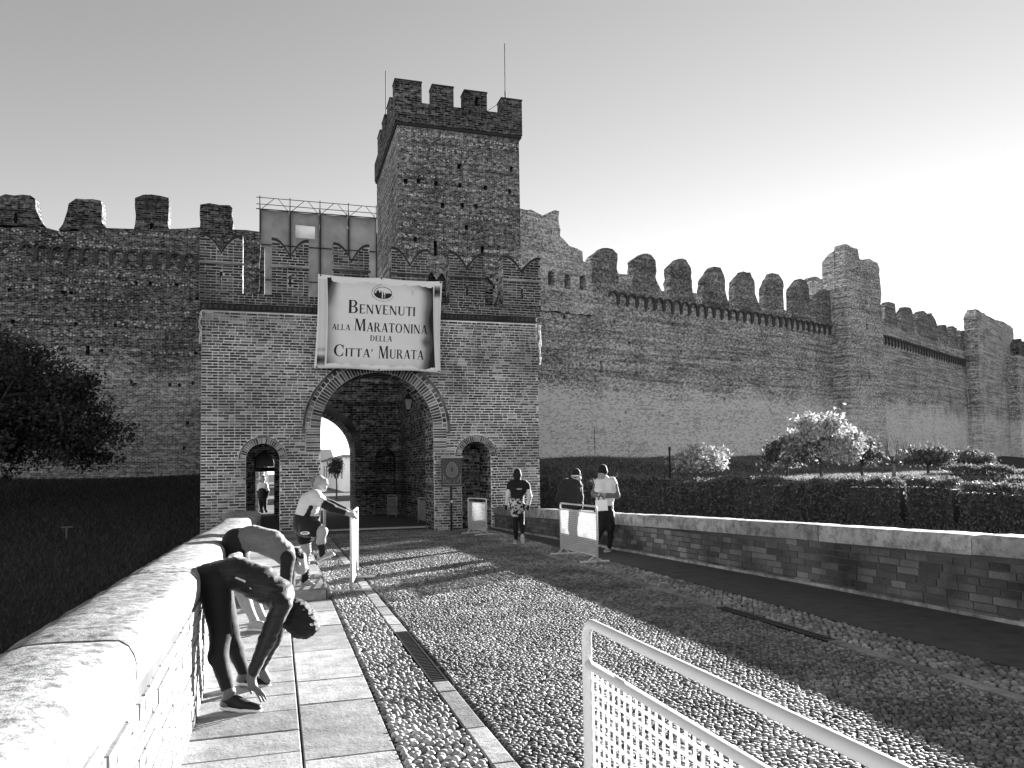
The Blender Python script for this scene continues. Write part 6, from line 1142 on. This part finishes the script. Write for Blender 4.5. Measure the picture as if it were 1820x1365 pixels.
put('side_panel', sdf_mesh('panel', [[tuple(xb+R17*.035-F17*.10+np.array([0, 0, -.05])), .035, tuple(ww-F17*.105+R17*.02+np.array([0, 0, -.03])), .045], [tuple(ww-F17*.105+R17*.02+np.array([0, 0, -.03])), .045, tuple(ww-F17*.10-R17*.08+np.array([0, 0, -.11])), .05]], .008, .03), M['black_cloth'], b)
p_ = np.array(J['h2'])-F17*.132+np.array([0, 0, -.07])+R17*(-.02); m = MB()
for i in range(16):
    a, c = 2*math.pi*i/16, 2*math.pi*(i+1)/16; m.add([tuple(p_+R17*.06*r*math.cos(q)+np.array([0, 0, .022*r*math.sin(q)])) for q, r in ((a, 1), (c, 1), (c, .65), (a, .65))], [(0, 1, 2, 3)])
m.prism([tuple(p_+R17*q+np.array([0, 0, z])) for q, z in ((-.03, -.008), (.03, -.004), (.035, .006), (-.02, .004))], tuple(-F17*.003)); m.build('shorts_logo', M['paper'], b)
# 4 walker
t = NT('splash_cloth'); p = t.pos(); n = t.noise(p, 16, 3, .6); M['splash_cloth'] = t.done(t.ramp(n, [(.47, .02), (.52, .55)], 'LINEAR'), .8, .2)
b, J = person('walker', 'person walking away in black cap, black top and splash-patterned shorts', .009, 'skin', [
 ('tights', 'black_cloth', ['thigh1', 'calfu1', 'calfl1', 'thigh2', 'calfu2', 'calfl2'], .006),
 ('shorts', 'splash_cloth', [('thigh1', 0, .62), ('thigh2', 0, .3), 'hips', ('w', 0, .7)], .018, .008),
 ('top', 'black_cloth', [('w', .6, 1), 'xa', 'xb', 'ya', 'yb', 'yy', 'sh1', 'sh2', ('ua1', 0, .3), ('ua2', 0, .3), 'neck'], .016, .008),
 ('arm_sleeve', 'white_cloth', [('ua1', .3, 1), ('fa1', 0, 1)], .01), ('arm_sleeve', 'white_cloth', [('ua2', .3, 1), ('fa2', 0, 1)], .01),
 ('glove', 'black_cloth', ['hand1'], .006), ('glove', 'black_cloth', ['hand2'], .006)], .94)
hd = np.array(J['hd']); ct = np.array(J['ct']); put('cap', sdf_mesh('cap', [[tuple(hd+np.array([0, 0, .012])), .096, tuple(ct+np.array([0, 0, -.005])), .075], [tuple(np.array(J['br'])-np.array([0,0,.01])), .018, tuple(hd+np.array([0, 0, .05])), .03], [tuple(hd-F17*.03-np.array([0, 0, .05])), .07, tuple(hd), .08]], .009, .02), M['black_cloth'], b)
put('back_print', sdf_mesh('print', [[tuple((np.array(J['xa'])*.62+np.array(J['xb'])*.38)-F17*.112), .018, tuple((np.array(J['xa'])*.05+np.array(J['xb'])*.95)-F17*.112), .018]], .006, .01), M['grey_print'], b)
shoe(b, J['he1'], J['ba1'], 'shoe_grey', .009); shoe(b, J['he2'], J['ba2'], 'shoe_grey', .009)
# 5 man in coat
b, J = person('capman', 'person in dark coat and pale-banded cap standing behind the half sunlit barrier', .01, 'skin', [
 ('trousers', 'black_cloth', ['thigh1', 'thigh2', ('calf1', 0, .9), ('calf2', 0, .9), 'hips'], .02, .01),
 ('coat', 'dark_cloth', ['w', 'xa', 'xb', 'ya', 'yb', 'yy', 'sh1', 'sh2', 'ua1', 'ua2', 'fa1', 'fa2', 'hips', ('neck', 0, .3)], .022, .014)], .9)
hd = np.array(J['hd']); ct = np.array(J['ct']); put('cap', sdf_mesh('cap', [[tuple(hd+np.array([0, 0, .02])), .09, tuple(ct), .085], [tuple(np.array(J['br'])+np.array([0,0,.02])), .018, tuple(hd+np.array([0, 0, .04])), .03]], .009, .02), M['black_cloth'], b)
put('cap_band', sdf_mesh('band', [[tuple(hd+np.array([0, 0, -.004])), .097, tuple(hd+np.array([0, 0, .004])), .097]], .009, .01, post=lambda F, ax: np.maximum(F, np.abs(ax[2]-hd[2]-.005)[None, None, :]-.016)), M['white_cloth'], b)
shoe(b, J['he1'], J['ba1'], 'shoe_grey', .009); shoe(b, J['he2'], J['ba2'], 'shoe_grey', .009)
# 6 man in vest
b, J = person('vestman', 'person in black beanie and white vest looking down at a white bag', .009, 'skin', [
 ('shorts', 'black_cloth', [('thigh1', 0, .85), ('thigh2', 0, .85), 'hips', ('w', 0, .2)], .03, .012),
 ('tights', 'black_cloth', [('thigh1', .7, 1), 'calfu1', 'calfl1', ('thigh2', .7, 1), 'calfu2', 'calfl2'], .006),
 ('vest', 'white_cloth', ['w', 'xa', 'xb', 'ya', 'yb', 'yy', ('sh1', 0, .6), ('sh2', 0, .6), ('neck', 0, .5)], .024, .012),
 ('sleeve', 'mid_grey_cloth', [('sh1', .5, 1), 'ua1', ('fa1', 0, .95)], .014, .006), ('sleeve', 'mid_grey_cloth', [('sh2', .5, 1), 'ua2', ('fa2', 0, .95)], .014, .006)], .93)
hd = np.array(J['hd']); ht = np.array(J['hat']); put('beanie', sdf_mesh('beanie', [[tuple(hd+np.array([0, 0, .02])), .10, tuple(ht+np.array([0, 0, .01])), .085]], .009, .02), M['black_cloth'], b)
shoe(b, J['he1'], J['ba1'], 'shoe_grey', .009); shoe(b, J['he2'], J['ba2'], 'shoe_grey', .009)
q = (np.array(J['q1'])+np.array(J['q2']))/2-F17*.02
bag = empty('paper_bag', tuple(q+np.array([0, 0, -.36])), 'white bag held at the waist by the person in the white vest', 'bag')
MB().prism([tuple(q+R17*u+np.array([0, 0, z])) for u, z in ((-.12, -.30), (.11, -.29), (.10, -.09), (-.11, -.10))], tuple(-F17*.06)).build('bag_body', M['paper'], bag)
MB().tube([tuple(q+R17*(-.06)-F17*.03+np.array([0, 0, -.1])), tuple(q-R17*.02-F17*.03+np.array([0, 0, .01])), tuple(q+R17*.05-F17*.03+np.array([0, 0, -.095]))], .012, 6).build('handle', M['black_cloth'], bag)
# 7 distant figure
b, J = person('far', 'dark-coated person seen through the small left archway', .014, 'skin', [('coat', 'dark_cloth', ['w', 'hips', ('thigh1', 0, .5), ('thigh2', 0, .5), 'fa1', 'fa2'], .02), ('top', 'white_cloth', ['ya', 'yb', 'yy', 'ua1', 'ua2'], .012), ('trousers', 'black_cloth', ['thigh1', 'thigh2', 'calf1', 'calf2', 'foot1', 'foot2'], .012)])
put('hair', sdf_mesh('hair', [[V3(J['hd'], 0, .02, .03), .095, V3(J['hd'], 0, .02, .03), .095]], .012), M['hair_dark'], b)
